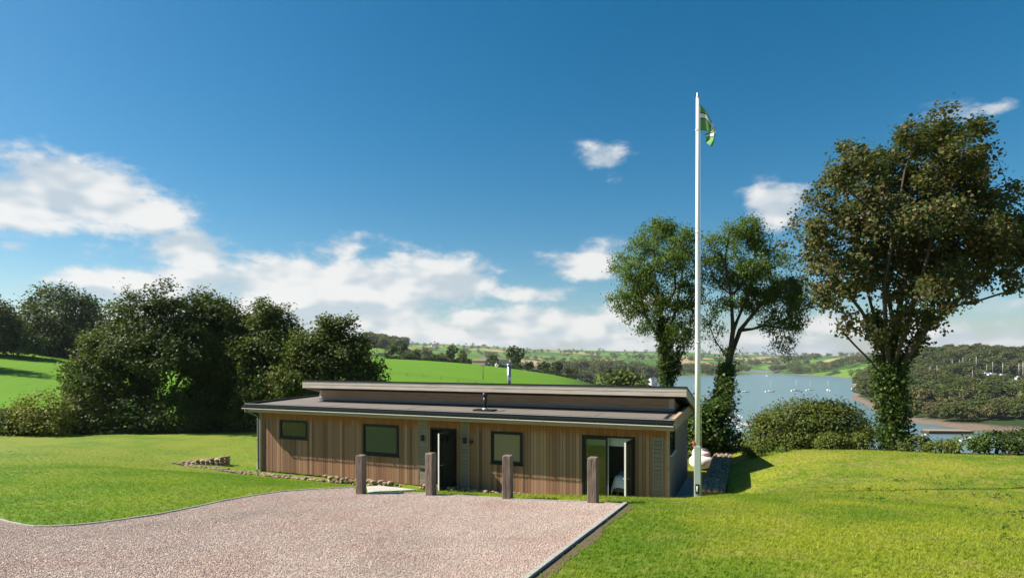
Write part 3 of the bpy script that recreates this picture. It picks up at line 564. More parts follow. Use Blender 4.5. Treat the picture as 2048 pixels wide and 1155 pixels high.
# ---- wall lamps, sensor, vent
for i in (0, 1):
    xx = (PAN[i][0] + PAN[i][1]) / 2; lp = MB().box(xx - .06, xx + .06, -.12, -.05, 1.72, 1.95).build('wall_lamp', M['black'], house, bevel=.01); MB().box(xx - .05, xx + .05, -.052, -.03, 1.76, 1.91).build('bracket', M['dark_metal'], lp); MB().tube([(xx, -.085, 1.70), (xx, -.085, 1.722)], .03, 10).build('lens', M['pale_metal'], lp)
xs, zs = pf(944, 882); MB().box(xs - .07, xs + .06, -.09, -.02, zs - .05, zs + .05).tube([(xs, -.09, zs - .06), (xs, -.12, zs - .09)], .025, 8).build('sensor', M['black'], house)
xv, zv = pf(846, 938); MB().box(xv - .11, xv + .11, -.05, -.03, zv - .03, zv + .03).build('air_vent', M['black'], house)
# ---- lower roof
RL, RR, RF, RB = -HL - .36, .25, -.5, 6.0; z0, z1 = 2.72, 2.93
lr = MB(); lr.add([(RL, RF, 2.62), (RR, RF, 2.62), (RR, RB, 2.72), (RL, RB, 2.72), (RL, RF, 2.88), (RR, RF, 2.88), (RR, RB, 3.02), (RL, RB, 3.02)], [(3, 2, 1, 0), (4, 5, 6, 7), (0, 1, 5, 4), (1, 2, 6, 5), (2, 3, 7, 6), (3, 0, 4, 7)])
roof = lr.build('roof', M['membrane'], house); roof['label'] = 'flat brownish membrane roof with dark edge trims'
MB().box(RL + .02, RR - .02, RF - .028, RF - .002, 2.585, 2.74).build('fascia_board', M['fascia_brown'], roof)
MB().box(RL + .005, RR - .005, RF - .015, RF + .09, 2.88, 2.945).build('edge_trim', M['dark_metal'], roof)
MB().box(RL + .01, RR - .01, RF - .022, RF - .016, 2.925, 2.94).build('trim_line', M['pale_metal'], roof)
g_ = MB(); prof = [(-.13, .0), (-.135, -.05), (-.12, -.10), (-.08, -.125), (-.03, -.115), (-.004, -.08), (-.004, 0), (-.012, -.002), (-.014, -.075), (-.035, -.105), (-.08, -.113), (-.112, -.09), (-.124, -.05), (-.12, 0)]
k = len(prof); vs = [(xx, RF - .028 + py, 2.875 + pz_) for xx in (RL + .01, RR - .02) for py, pz_ in prof]
g_.add(vs, [(i, (i + 1) % k, k + (i + 1) % k, k + i) for i in range(k)] + [list(range(k))[::-1], list(range(k, 2 * k))]); gut = g_.build('gutter', M['dark_metal'], roof)
MB().box(RL + .005, RR - .015, RF - .176, RF - .160, 2.732, 2.756).build('gutter_lip', M['pale_metal'], gut)
for i in range(19): xx = RL + .4 + i * .94; MB().box(xx - .012, xx + .012, RF - .176, RF - .03, 2.73, 2.79).build('bracket', M['gutter'], gut)
for side, xx in ((0, RL), (1, RR)):
    sgn = -1 if side == 0 else 1
    vt = MB(); xa, xb = (xx - .022, xx + .10) if side == 0 else (xx - .10, xx + .022)
    vt.add([(xa, RF, 2.87), (xb, RF, 2.87), (xb, RB, 3.0), (xa, RB, 3.0), (xa, RF, 2.97), (xb, RF, 2.97), (xb, RB, 3.1), (xa, RB, 3.1)], [(3, 2, 1, 0), (4, 5, 6, 7), (0, 1, 5, 4), (1, 2, 6, 5), (2, 3, 7, 6), (3, 0, 4, 7)]).build('edge_trim', M['dark_metal'] if side == 0 else M['fascia_brown'], roof)
    xa, xb = (xx - .02, xx - .002) if side == 0 else (xx + .002, xx + .02)
    MB().add([(xa, RF, 2.6), (xb, RF, 2.6), (xb, RB, 2.72), (xa, RB, 2.72), (xa, RF, 2.868), (xb, RF, 2.868), (xb, RB, 2.998), (xa, RB, 2.998)], [(3, 2, 1, 0), (4, 5, 6, 7), (0, 1, 5, 4), (1, 2, 6, 5), (2, 3, 7, 6), (3, 0, 4, 7)]).build('verge_board', M['fascia_brown'], roof)
# membrane laps and dark strip
def zr(y): return 2.88 + .14 * (y - RF) / (RB - RF)
def strip(xa, xb, ya, yb, hh, mt, nm, par): return MB().add([(xa, ya, zr(ya) - .01), (xb, ya, zr(ya) - .01), (xb, yb, zr(yb) - .01), (xa, yb, zr(yb) - .01), (xa, ya, zr(ya) + hh), (xb, ya, zr(ya) + hh), (xb, yb, zr(yb) + hh), (xa, yb, zr(yb) + hh)], [(3, 2, 1, 0), (4, 5, 6, 7), (0, 1, 5, 4), (1, 2, 6, 5), (2, 3, 7, 6), (3, 0, 4, 7)]).build(nm, M[mt], par)
strip(RL + .12, RR - .45, RF + .16, RF + .30, .012, 'dark_metal', 'roof_seam', roof)
strip(RR - .43, RR - .30, RF + .2, 2.3, .014, 'dark_metal', 'roof_seam', roof)
for xx in (-13.6, -9.9, -6.2, -2.5): strip(xx, xx + .06, RF + .32, 2.3, .007, 'membrane', 'roof_seam', roof)
# downpipe at the left corner
dp = MB(); dp.tube([(-HL - .22, RF - .1, 2.78), (-HL - .22, RF - .1, 2.66), (-HL - .02, -.12, 2.38), (-HL - .02, -.10, 2.25), (-HL - .02, -.10, .08), (-HL - .02, -.2, .02)], .04, 10)
o = dp.build('downpipe', M['gutter'], house)
for zz in (.5, 1.4, 2.2): MB().tube([(-HL - .02, -.10, zz), (-HL - .02, -.10, zz + .05)], .047, 10).build('bracket', M['gutter'], o)
MB().box(-HL + .075, -HL + .165, -.06, -.026, .03, 2.6).build('corner_board', M['silver'], house)
# ---- clerestory
CL0, CR0, CY = -15.95, -.12, 2.32
cw = MB().box(CL0, CR0, CY, CY + .14, 2.95, 3.62).box(CR0 - .14, CR0, CY + .14, 6.0, 2.95, 3.3).box(CL0, CL0 + .14, CY + .14, 6.0, 2.95, 3.3).build('clerestory_wall', M['fascia_brown'], house)
zz = 3.02
while zz < 3.6:
    MB().box(CL0 + .005, CR0 - .01, CY - .024 - random.uniform(0, .006), CY, zz, zz + .128).build('board', M['fascia_brown'], cw); zz += .136
MB().box(CR0 - .16, CR0 + .02, CY - .04, CY - .03 + .06, 3.0, 3.62).build('corner_board', M['fascia'], cw)
MB().box(CL0 - .02, CL0 + .10, CY - .04, CY - .03 + .06, 3.0, 3.62).build('corner_board', M['fascia'], cw)
MB().box(CL0, CR0 + .02, CY - .09, CY - .031, 2.96, 3.05).build('flashing', M['gutter'], cw)
UL, UR, UF, UB, SL = -16.12, .40, 1.39, 6.15, .205
def zu(y): return 3.887 - SL * (y - UF)
ur = MB(); TH_ = .30
ur.add([(UL, UF, zu(UF) - TH_), (UR, UF, zu(UF) - TH_), (UR, UB, zu(UB) - TH_), (UL, UB, zu(UB) - TH_), (UL, UF, zu(UF) - .03), (UR, UF, zu(UF) - .03), (UR, UB, zu(UB) - .03), (UL, UB, zu(UB) - .03)], [(3, 2, 1, 0), (4, 5, 6, 7), (0, 1, 5, 4), (1, 2, 6, 5), (2, 3, 7, 6), (3, 0, 4, 7)])
uroof = ur.build('roof', M['dark_metal'], house); uroof['label'] = 'raised clerestory roof with pale weathered fascia'
for j, (zb, zt) in enumerate(((-.335, -.19), (-.183, -.048))): MB().box(UL - .02, UR + .02, UF - .028 - .006 * j, UF - .002, 3.887 + zb, 3.887 + zt).build('fascia_board', M['fascia'], uroof)
for xx in (UL - .024, UR + .002):
    for zb, zt in ((-.36, -.19), (-.183, -.048)):
        MB().add([(xx, UF, zu(UF) + zb), (xx + .022, UF, zu(UF) + zb), (xx + .022, UB, zu(UB) + zb), (xx, UB, zu(UB) + zb), (xx, UF, zu(UF) + zt), (xx + .022, UF, zu(UF) + zt), (xx + .022, UB, zu(UB) + zt), (xx, UB, zu(UB) + zt)], [(3, 2, 1, 0), (4, 5, 6, 7), (0, 1, 5, 4), (1, 2, 6, 5), (2, 3, 7, 6), (3, 0, 4, 7)]).build('verge_board', M['fascia'], uroof)
MB().box(UL - .04, UR + .04, UF - .05, UF + .06, 3.842, 3.892).build('edge_trim', M['dark_metal'], uroof)
MB().add([(UR - .06, UF, 3.845), (UR + .04, UF, 3.845), (UR + .04, UB, zu(UB) - .042), (UR - .06, UB, zu(UB) - .042), (UR - .06, UF, 3.89), (UR + .04, UF, 3.89), (UR + .04, UB, zu(UB) + .003), (UR - .06, UB, zu(UB) + .003)], [(3, 2, 1, 0), (4, 5, 6, 7), (0, 1, 5, 4), (1, 2, 6, 5), (2, 3, 7, 6), (3, 0, 4, 7)]).build('edge_trim', M['dark_metal'], uroof)
# ---- flue and vent
def hloc(px, py, w_):   # local x of a pixel column at depth w_ behind the front
    u = (px - HX) / F; ox, oy = RX + BV[0] * w_, RY + BV[1] * w_; tt = (ox - u * oy) / (-LV[0] + u * LV[1]); d = oy + LV[1] * tt; return -tt, -(py - HY) / F * d - FLOOR
xf, zf = hloc(1018, 727, 3.6)
fl = MB().tube([(xf, 3.6, zu(3.6) - .1), (xf, 3.6, zf - .1)], .085, 16).build('flue', M['steel'], house); MB().tube([(xf, 3.6, zf - .1), (xf, 3.6, zf - .06), (xf, 3.6, zf - .02), (xf, 3.6, zf)], [.085, .115, .115, .10], 16).build('cowl', M['steel'], fl); MB().tube([(xf, 3.6, zf - .5), (xf, 3.6, zf - .46)], .09, 16).build('band', M['steel'], fl)
xv, zv = hloc(970, 822, .55); vz = zr(.55)
vp = MB().box(xv - .40, xv + .40, .32, .78, vz - .02, vz + .05).build('vent_pipe', M['dark_metal'], house); MB().tube([(xv, .55, vz + .05), (xv, .55, vz + .10)], [.11, .085], 14).build('collar', M['pale_metal'], vp); MB().tube([(xv, .55, vz + .1), (xv, .55, vz + .55)], .07, 14).build('pipe', M['black'], vp); MB().tube([(xv, .55, vz + .5), (xv, .55, vz + .54), (xv, .55, vz + .64), (xv, .55, vz + .68)], [.075, .10, .10, .05], 14).build('cowl', M['black'], vp)
# ---- things indoors seen through the open doors
def inhouse(x, y, z): q = hw(-x, y); return (q[0], q[1], FLOOR + z)
bed = tag(empty('bed', inhouse(-1.12, 1.36, .22), YAW), 'double bed with pale blue white bedding seen through the glazed doors', 'bed')
b_ = MB().box(-.72, .72, -1.0, 1.0, .12, .32).build('base', M['interior_dark'], bed)
for sx_ in (-.62, .62):
    for sy_ in (-.9, .9): MB().box(sx_ - .04, sx_ + .04, sy_ - .04, sy_ + .04, -.19, .12).build('leg', M['interior_dark'], bed)
MB().box(-.72, .72, -1.0, 1.0, .32, .55).build('mattress', M['white_cloth'], bed, bevel=.04)
dv = MB(); nxx, nyy = 16, 16; vs = []
for j in range(nyy + 1):
    for i in range(nxx + 1):
        s_, q_ = i / nxx * 2 - 1, j / nyy; xx = s_ * .84; dr = max(0, abs(s_) - .86) / .14; vs.append((xx, -1.06 + q_ * 1.5, .62 + .02 * math.sin(7 * s_ + 3 * q_) + .02 * math.sin(11 * q_) - dr * .36 - max(0, (.08 - q_) / .08) * .36))
dv.add(vs, [(j * (nxx + 1) + i, j * (nxx + 1) + i + 1, (j + 1) * (nxx + 1) + i + 1, (j + 1) * (nxx + 1) + i) for j in range(nyy) for i in range(nxx)], True).build('duvet', M['white_cloth'], bed)
for sx_ in (-.36, .36):
    pb = MB(); vs = []; fs = []
    for j in range(7):
        for i in range(7):
            a_, c2 = i / 6 * 2 - 1, j / 6 * 2 - 1; hh = .09 * math.sqrt(max(0, (1 - a_ ** 4) * (1 - c2 ** 4))); vs.append((sx_ + a_ * .3, .72 + c2 * .2, .68 + .18 * (c2 + 1) / 2 + hh))
    pb.add(vs, [(j * 7 + i, j * 7 + i + 1, j * 7 + i + 8, j * 7 + i + 7) for j in range(6) for i in range(6)], True).build('pillow', M['white_cloth'], bed)
MB().box(-.75, .75, 1.0, 1.06, .03, 1.15).build('headboard', M['oak'], bed)

# ---------------------------------------------------------------- timber posts
def post_mesh(w_, h_, seed):
    rr = random.Random(seed); bm = bmesh.new(); n = 8; zs = [-.45 + (h_ + .45) * i / n for i in range(n + 1)]; zs.insert(-1, h_ - .02); rings = []
    for i, z in enumerate(zs):
        c_ = .014; s_ = w_ / 2 * (.93 if i == len(zs) - 1 else 1); jx, jy = rr.uniform(-.004, .004), rr.uniform(-.004, .004)
        pr = [(-s_ + c_, -s_), (-.02, -s_), (0, -s_ + .003), (.015, -s_), (s_ - c_, -s_), (s_, -s_ + c_), (s_, s_ - c_), (s_ - c_, s_), (-s_ + c_, s_), (-s_, s_ - c_), (-s_, .03), (-s_ + .003, .015), (-s_, 0), (-s_, -s_ + c_)]
        rings.append([bm.verts.new((x_ + jx + rr.uniform(-.003, .003), y_ + jy + rr.uniform(-.003, .003), z + (rr.uniform(-.006, .006) if i == len(zs) - 1 else 0))) for x_, y_ in pr])
    for a_, b2 in zip(rings, rings[1:]):
        for i in range(14): bm.faces.new((a_[i], a_[(i + 1) % 14], b2[(i + 1) % 14], b2[i]))
    bm.faces.new(rings[-1]); bm.faces.new(rings[0][::-1]); me = bpy.data.meshes.new('timber_post'); bm.to_mesh(me); bm.free(); return me
PL = ['leftmost weathered timber post at the edge of the gravel', 'weathered timber post in front of the open entrance door', 'weathered timber post in front of the beige window', 'rightmost weathered timber post in front of the glazed doors']
for i, (px, yb, yt, wpx) in enumerate([(720.5, 987.5, 912, 20.5), (861, 990, 908, 21.5), (1015.5, 997, 913, 22.5), (1187, 1005, 917, 24)]):
    x_, y_ = on_plane(px, yb); h_ = (yb - yt) / F * y_ + .02; wd = wpx / F * y_ * .93
    o = link('timber_post', post_mesh(wd * .86, h_, i), M['oak'], loc=(x_, y_ + wd * .3, plane_z(x_, y_)), rot=(math.radians((.6, -.5, .4, -.3)[i]), math.radians((.4, -.7, .3, .2)[i]), YAW + math.radians((2, -3, 4, -1)[i])))
    tag(o, PL[i], 'post', 'timber posts along the gravel')

# ---------------------------------------------------------------- flagpole and flag
FPX, FPY = P(1395.3, 900, 15.0)[:2]; fz = h1(FPX, FPY); ftop = P(1395, 196, 15)[2]; fs_ = P(1395, 891, 15)[2]
fpole = tag(empty('flagpole', (FPX, FPY, fz)), 'tall white flagpole in a grey green steel sleeve beside the house', 'flagpole')
MB().box(-.082, .082, -.082, .082, -.3, fs_ - fz).build('sleeve', M['sleeve'], fpole, bevel=.01, rot=(0, 0, YAW))
MB().tube([(0, 0, fs_ - fz - .5), (0, 0, fs_ - fz + 2.6), (0, 0, fs_ - fz + 5.2), (0, 0, ftop - fz)], [.066, .062, .052, .042], 16).build('mast', M['white_paint'], fpole)
for zz in (fs_ - fz + 2.6, fs_ - fz + 5.4, ftop - fz - .85): MB().tube([(0, 0, zz), (0, 0, zz + .05)], .066 if zz < 5 else .055, 14).build('joint_ring', M['pale_metal'], fpole)
MB().tube([(0, 0, ftop - fz), (0, 0, ftop - fz + .03), (0, 0, ftop - fz + .05), (0, 0, ftop - fz + .09), (0, 0, ftop - fz + .12), (0, 0, ftop - fz + .14)], [.046, .05, .02, .03, .028, .006], 12).build('finial', M['steel'], fpole)
MB().tube([(.05, -.02, ftop - fz - .1), (.062, -.03, 5), (.085, -.04, 1.3)], .005, 6).build('halyard', M['white_cloth'], fpole)
MB().box(-.10, -.082, -.035, .035, fs_ - fz - .05, fs_ - fz + .11).tube([(-.13, 0, fs_ - fz + .12), (-.09, -.03, fs_ - fz + .04), (-.13, -.02, fs_ - fz - .02), (-.10, .02, fs_ - fz + .06), (-.14, .01, fs_ - fz + .08)], .014, 7).build('cleat', M['red'], fpole)
pl_ = MB().box(-.045, .045, -.1, -.078, .18, .42).build('lock_plate', M['black'], fpole, rot=(0, 0, YAW)); MB().tube([(0, -.1, .24), (0, -.112, .24), (0, -.112, .36), (0, -.1, .36)], .018, 8).build('latch', M['pale_metal'], pl_)
m, t = new_mat('flag_cloth'); uv = t.n('ShaderNodeSeparateXYZ', {0: t.n('ShaderNodeUVMap', uv_map='UVMap').outputs[0]})
dv1 = t.m('MINIMUM', t.m('ABSOLUTE', t.m('SUBTRACT', uv.outputs[1], .56)), t.m('MULTIPLY', t.m('ABSOLUTE', t.m('SUBTRACT', uv.outputs[0], .5)), 1.5))
c = t.ramp(dv1, [(0, (.80, .80, .82)), (.09, (.012, .015, .012)), (.135, (.17, .42, .13))], 'CONSTANT')
p = t.n('ShaderNodeBsdfPrincipled', {'Base Color': c, 'Roughness': .8}); tr = t.n('ShaderNodeBsdfTranslucent', {'Color': c}); mx = t.n('ShaderNodeMixShader', {0: .4, 1: p.outputs[0], 2: tr.outputs[0]}); t.l.new(mx.outputs[0], t.out.inputs[0]); M['flag'] = m
ns, nh = 44, 20; vs = []; uvs = []
key = [(0.0, 1398.5, 208, 261), (.12, 1405, 214, 261), (.26, 1413, 222, 262), (.38, 1419.5, 238, 264), (.5, 1425.5, 250, 270), (.66, 1429.5, 257, 284), (.82, 1425, 262, 294), (1.0, 1411, 269, 283)]
for j in range(nh + 1):
    for i in range(ns + 1):
        s_, q_ = i / ns, j / nh; kx = [k_[0] for k_ in key]
        px = np.interp(s_, kx, [k_[1] for k_ in key]); yt = np.interp(s_, kx, [k_[2] for k_ in key]); yb = np.interp(s_, kx, [k_[3] for k_ in key])
        py = yb + (yt - yb) * q_; dep = 15 - .02 + s_ * .14 * math.sin(s_ * 13 + q_ * 1.3) - .10 * s_ + .05 * s_ * math.sin(21 * s_ + 2.5 * q_)
        px += 2.2 * s_ * math.sin(q_ * 5 + s_ * 6); vs.append(P(px, py, dep) - Vector((FPX, FPY, fz))); uvs.append((s_, q_ - .6 * min(s_, .36)))
fg = MB(); fg.add(vs, [(j * (ns + 1) + i, j * (ns + 1) + i + 1, (j + 1) * (ns + 1) + i + 1, (j + 1) * (ns + 1) + i) for j in range(nh) for i in range(ns)], True)
fo = fg.build('flag', M['flag'], loc=(FPX, FPY, fz)); uvl = fo.data.uv_layers.new(name='UVMap')
for lp_ in fo.data.loops: uvl.data[lp_.index].uv = uvs[lp_.vertex_index]
sm2 = fo.modifiers.new('thickness', 'SOLIDIFY'); sm2.thickness = .003
tag(fo, 'limp green flag with black edged white cross on the flagpole', 'flag')

# ---------------------------------------------------------------- stones
def stone_meshes(n, flat=.6):
    out = []
    for k in range(n):
        rr = random.Random(100 + k); bm = bmesh.new(); bmesh.ops.create_icosphere(bm, subdivisions=1, radius=.5)
        for v in bm.verts:
            co = v.co; mx_ = max(abs(co.x), abs(co.y), abs(co.z)); co = co.lerp(co / mx_ * .42, .6) * rr.uniform(.85, 1.12); v.co = Vector((co.x * rr.uniform(.97, 1.03), co.y * .8, co.z * flat))
        me = bpy.data.meshes.new('stone'); bm.to_mesh(me); bm.free(); me.materials.append(M['stone']); out.append(me)
    return out
ST = stone_meshes(8)
def stone(par, x_, y_, z_, sx_, sy_, sz_, rz):
    o = bpy.data.objects.new('stone', random.choice(ST)); COL.objects.link(o); o.parent = par; o.location = (x_, y_, z_); o.scale = (sx_, sy_ / .8, sz_ / .6); o.rotation_euler = (random.uniform(-.12, .12), random.uniform(-.12, .12), rz); return o
# wide dry stone wall beside the passage (house axes)
WTOP = .76; wp0, wp1, wy0, wy1 = .94, 1.71, -.02, 10.7
swall = tag(empty('stone_wall', (RX, RY, FLOOR), YAW), 'broad stone retaining wall running back beside the house and flagpole', 'wall')
MB().box(wp0 + .06, wp1 - .06, wy0 + .06, wy1 - .06, -.2, WTOP - .07).build('core', M['earth'], swall)
y = wy0
while y < wy1 - .02:
    l_ = random.uniform(.13, .26); l_ = min(l_, wy1 - y); x_ = wp0; 
    while x_ < wp1 - .02:
        ww_ = min(random.uniform(.13, .26), wp1 - x_)
        stone(swall, x_ + ww_ / 2, y + l_ / 2, WTOP - .06 + random.uniform(-.012, .012), ww_ * 1.1, l_ * 1.1, .16, random.choice((0, math.pi)) + random.uniform(-.1, .1)); x_ += ww_
    y += l_
for z_ in np.arange(.08, WTOP - .14, .17):
    y = 1.0 + random.uniform(0, .2)
    while y < wy1:
        l_ = random.uniform(.25, .5); stone(swall, wp0 + .06, y + l_ / 2, z_, .2, l_ * 1.08, .18, 0); y += l_
for z_ in np.arange(.35, WTOP - .14, .17):
    for x_ in (wp0 + .12, wp0 + .36, wp0 + .58): stone(swall, x_, wy1 - .05, z_, .27, .2, .18, 0)
# rubble edging along the front of the house
edg = tag(empty('stone_edging', (RX, RY, FLOOR), YAW), 'low line of pale rubble stones along the foot of the house front', 'edging')
def row(x0, x1, y0, y1, smin, smax, lift, n_layers, par):
    x_ = x0
    while x_ < x1:
        s_ = random.uniform(smin, smax); q_ = (x_ - x0) / (x1 - x0); yy = y0 + (y1 - y0) * q_; gx_, gy_ = hw(-x_, yy); gz_ = h1(gx_, gy_) - FLOOR
        for k_ in range(n_layers):
            stone(par, x_ + random.uniform(-.04, .04), yy + random.uniform(-.10, .10) + k_ * .04, gz_ + lift + k_ * s_ * .5, s_, s_ * .8, s_ * .6, random.uniform(0, 6.28))
        x_ += s_ * .68
row(-21.8, -13.2, -.55, -.62, .12, .24, .02, 1, edg); row(-21.0, -13.2, -.70, -.80, .12, .24, .01, 1, edg); row(-13.2, -9.6, -.72, -.85, .16, .30, .04, 2, edg); row(-8.9, -3.2, -.5, -.6, .14, .24, .06, 2, edg); row(-10.9, -9.8, -.9, -1.0, .18, .32, .06, 2, edg)
# stub of wall standing out of the left lawn
stub = tag(empty('stone_wall', (RX, RY, FLOOR), YAW), 'short wedge of stone walling in the lawn left of the house', 'wall')
sx0, sy0 = -21.6, -.2
for i in range(9):
    q_ = i / 8; n_ = 1 + int(q_ * 3); 
    for k_ in range(n_):
        for r_ in range(2):
            px_, py_ = sx0 + q_ * 1.9, sy0 + .28 * r_ + .4 * q_; gx_, gy_ = hw(-px_, py_); stone(stub, px_, py_, h1(gx_, gy_) - FLOOR + .05 + k_ * .11, .3, .28, .16, random.uniform(-.2, .2))
# ---------------------------------------------------------------- bean bag behind the passage
bp = P(1405, 941, 26.0); bz = h1(bp.x, bp.y); bb = tag(empty('bean_bag', (bp.x, bp.y, bz), .3), 'plump white and pink bean bag seat on the grass behind the flagpole', 'bean bag')
def blob(cx, cy, cz, rx, ry, rz, seed, name, mat_, par, sq=2.6):
    rr = random.Random(seed); vs = []; nu, nv = 22, 14; ph = [rr.uniform(0, 6.28) for _ in range(6)]
    for j in range(nv + 1):
        th = math.pi * j / nv
        for i in range(nu):
            a_ = 2 * math.pi * i / nu; d_ = Vector((math.sin(th) * math.cos(a_), math.sin(th) * math.sin(a_), math.cos(th)))
            r_ = (abs(d_.x) ** sq + abs(d_.y) ** sq + abs(d_.z) ** sq) ** (-1 / sq) * (1 + .035 * math.sin(3 * a_ + ph[0]) * math.sin(2 * th + ph[1]) + .02 * math.sin(7 * a_ + ph[2]) * math.sin(5 * th + ph[3]))
            vs.append((cx + d_.x * rx * r_, cy + d_.y * ry * r_, cz + d_.z * rz * r_))
    return MB().add(vs, [(j * nu + i, (j + 1) * nu + i, (j + 1) * nu + (i + 1) % nu, j * nu + (i + 1) % nu) for j in range(nv) for i in range(nu)], True).build(name, mat_, par)
blob(0, 0, .3, .52, .5, .31, 1, 'seat', M['bean_white'], bb); blob(.12, .25, .58, .42, .28, .32, 2, 'backrest', M['bean_white'], bb); blob(.05, -.02, .66, .27, .25, .12, 3, 'cushion', M['bean_pink'], bb)
# paving in the passage
tag(MB().box(.026, wp0 + .05, -1.4, 5.2, -.05, .03).build('paving', M['concrete'], None, (RX, RY, FLOOR), (0, 0, YAW)), 'paved passage between the house end and the stone wall', 'paving', kind='structure')
# ---------------------------------------------------------------- trees
def unit(v): return v / (np.linalg.norm(v, axis=-1, keepdims=True) + 1e-9)
def leaves(C, n_per, spread, size, rng, droop=0.0, up=.5, asp=.55, var=.35, shape='rhomb', out_c=None):
    """leaf blades around centres C; returns verts, quads"""
    C = np.repeat(np.asarray(C, float), n_per, 0); n = len(C)
    off = rng.normal(size=(n, 3)) * spread; off[:, 2] *= .75; Pp = C + off
    nrm = rng.normal(size=(n, 3)); nrm[:, 2] = np.abs(nrm[:, 2]) + up
    if out_c is not None: nrm += unit(Pp - out_c) * .9
    nrm = unit(nrm); a = rng.normal(size=(n, 3)); a[:, 2] -= droop; a = unit(a - nrm * (a * nrm).sum(1, keepdims=True)); b = np.cross(nrm, a)
    s = (size * (1 + rng.uniform(-var, var, n)))[:, None]
    v0 = Pp - a * s * .5; v2 = Pp + a * s * .5 - nrm * s * .10; fold = nrm * s * .12
    v1 = Pp - a * s * .08 + b * s * asp * .5 + fold; v3 = Pp - a * s * .08 - b * s * asp * .5 + fold
    V = np.stack([v0, v1, v2, v3], 1).reshape(-1, 3); return V, np.arange(4 * n).reshape(-1, 4)
def skeleton(polys, attr, bf=.35):
    """limbs given as polylines, then every attractor joins the nearest limb (cost: length + bf * path)"""
    N = []; par = []; pl = []
    def addn(p, q): N.append(np.array(p, float)); par.append(q); pl.append(0 if q < 0 else pl[q] + np.linalg.norm(N[-1] - N[q])); return len(N) - 1
    for poly in polys:
        if not N: q = addn(poly[0], -1)
        else: q = int(np.argmin([np.linalg.norm(x_ - poly[0]) for x_ in N]))
        for a, b in zip(poly, poly[1:]):
            a, b = np.array(a), np.array(b); k = max(1, int(np.linalg.norm(b - a) / .5))
            for j in range(1, k + 1): q = addn(a + (b - a) * j / k, q)
    limb = len(N); A = np.asarray(attr, float); n = len(A)
    Ns = np.array(N); Ps = np.array(pl); keep = np.arange(len(Ns)) >= max(1, int(len(N) * .12))
    Dm = np.linalg.norm(A[:, None] - Ns[None], axis=-1) + bf * Ps[None] + np.where(keep, 0, 99)[None]; best = Dm.argmin(1); bc = Dm.min(1); todo = np.ones(n, bool)
    for _ in range(n):
        i = int(np.where(todo, bc, 1e9).argmin()); todo[i] = False; q = addn(A[i], int(best[i]))
        c = np.linalg.norm(A - A[i], axis=1) + bf * pl[q]; upd = c < bc; best[upd] = q; bc[upd] = c[upd]
    N = np.array(N); par = np.array(par); acc = np.zeros(len(N)); ch = np.zeros(len(N), int)
    for i in range(len(N) - 1, 0, -1):
        if ch[i] == 0: acc[i] += 1
        acc[par[i]] += acc[i]; ch[par[i]] += 1
    return N, par, acc, ch, limb
def tubes(N, par, rad, k=6, rmin=0):
    i = np.arange(1, len(N)); i = i[(par[i] >= 0) & (rad[i] >= rmin)]; p, c = N[par[i]], N[i]; t = unit(c - p); a = unit(np.cross(t, np.where(np.abs(t[:, 2:3]) < .9, [[0, 0, 1.]], [[1., 0, 0]]))); b = np.cross(t, a)
    an = np.arange(k) * 2 * np.pi / k; ring = np.cos(an)[None, :, None] * a[:, None] + np.sin(an)[None, :, None] * b[:, None]
    V = np.concatenate([p[:, None] + ring * np.minimum(rad[par[i]], rad[i] * 1.6)[:, None, None] - t[:, None] * (rad[i] * .3)[:, None, None], c[:, None] + ring * rad[i][:, None, None]], 1).reshape(-1, 3)
    base = np.arange(len(i))[:, None] * 2 * k; j = np.arange(k); Q = np.stack([base + j, base + (j + 1) % k, base + k + (j + 1) % k, base + k + j], -1).reshape(-1, 4); return V, Q
def ell_points(ells, n, rng, d0, shell=.45, gap=0.0, seed=1):
    vol = np.array([e[2] * e[3] * (e[5] if len(e) > 5 else (e[2] + e[3]) / 2 / F * d0) for e in ells]); pk = rng.choice(len(ells), n, p=vol / vol.sum()); pts = []
    for k in pk:
        e = ells[k]; v = rng.normal(size=3); v /= np.linalg.norm(v); r = rng.uniform(shell, 1) ** (1 / 2.2); doff = e[4] if len(e) > 4 else 0; rd = e[5] if len(e) > 5 else (e[2] + e[3]) / 2 / F * d0
        d = d0 + doff + v[1] * r * rd; pts.append(P(e[0] + v[0] * r * e[2], e[1] - v[2] * r * e[3], d))
    pts = np.array(pts)
    if gap:
        nz = vnoise(pts[:, 0] * 2.1 + seed, pts[:, 2] * 2.3 + pts[:, 1], seed); pts = pts[nz > -gap]
    return pts
def pxpoly(poly, d0): return [np.array(P(q[0], q[1], d0 + (q[2] if len(q) > 2 else 0))) for q in poly]
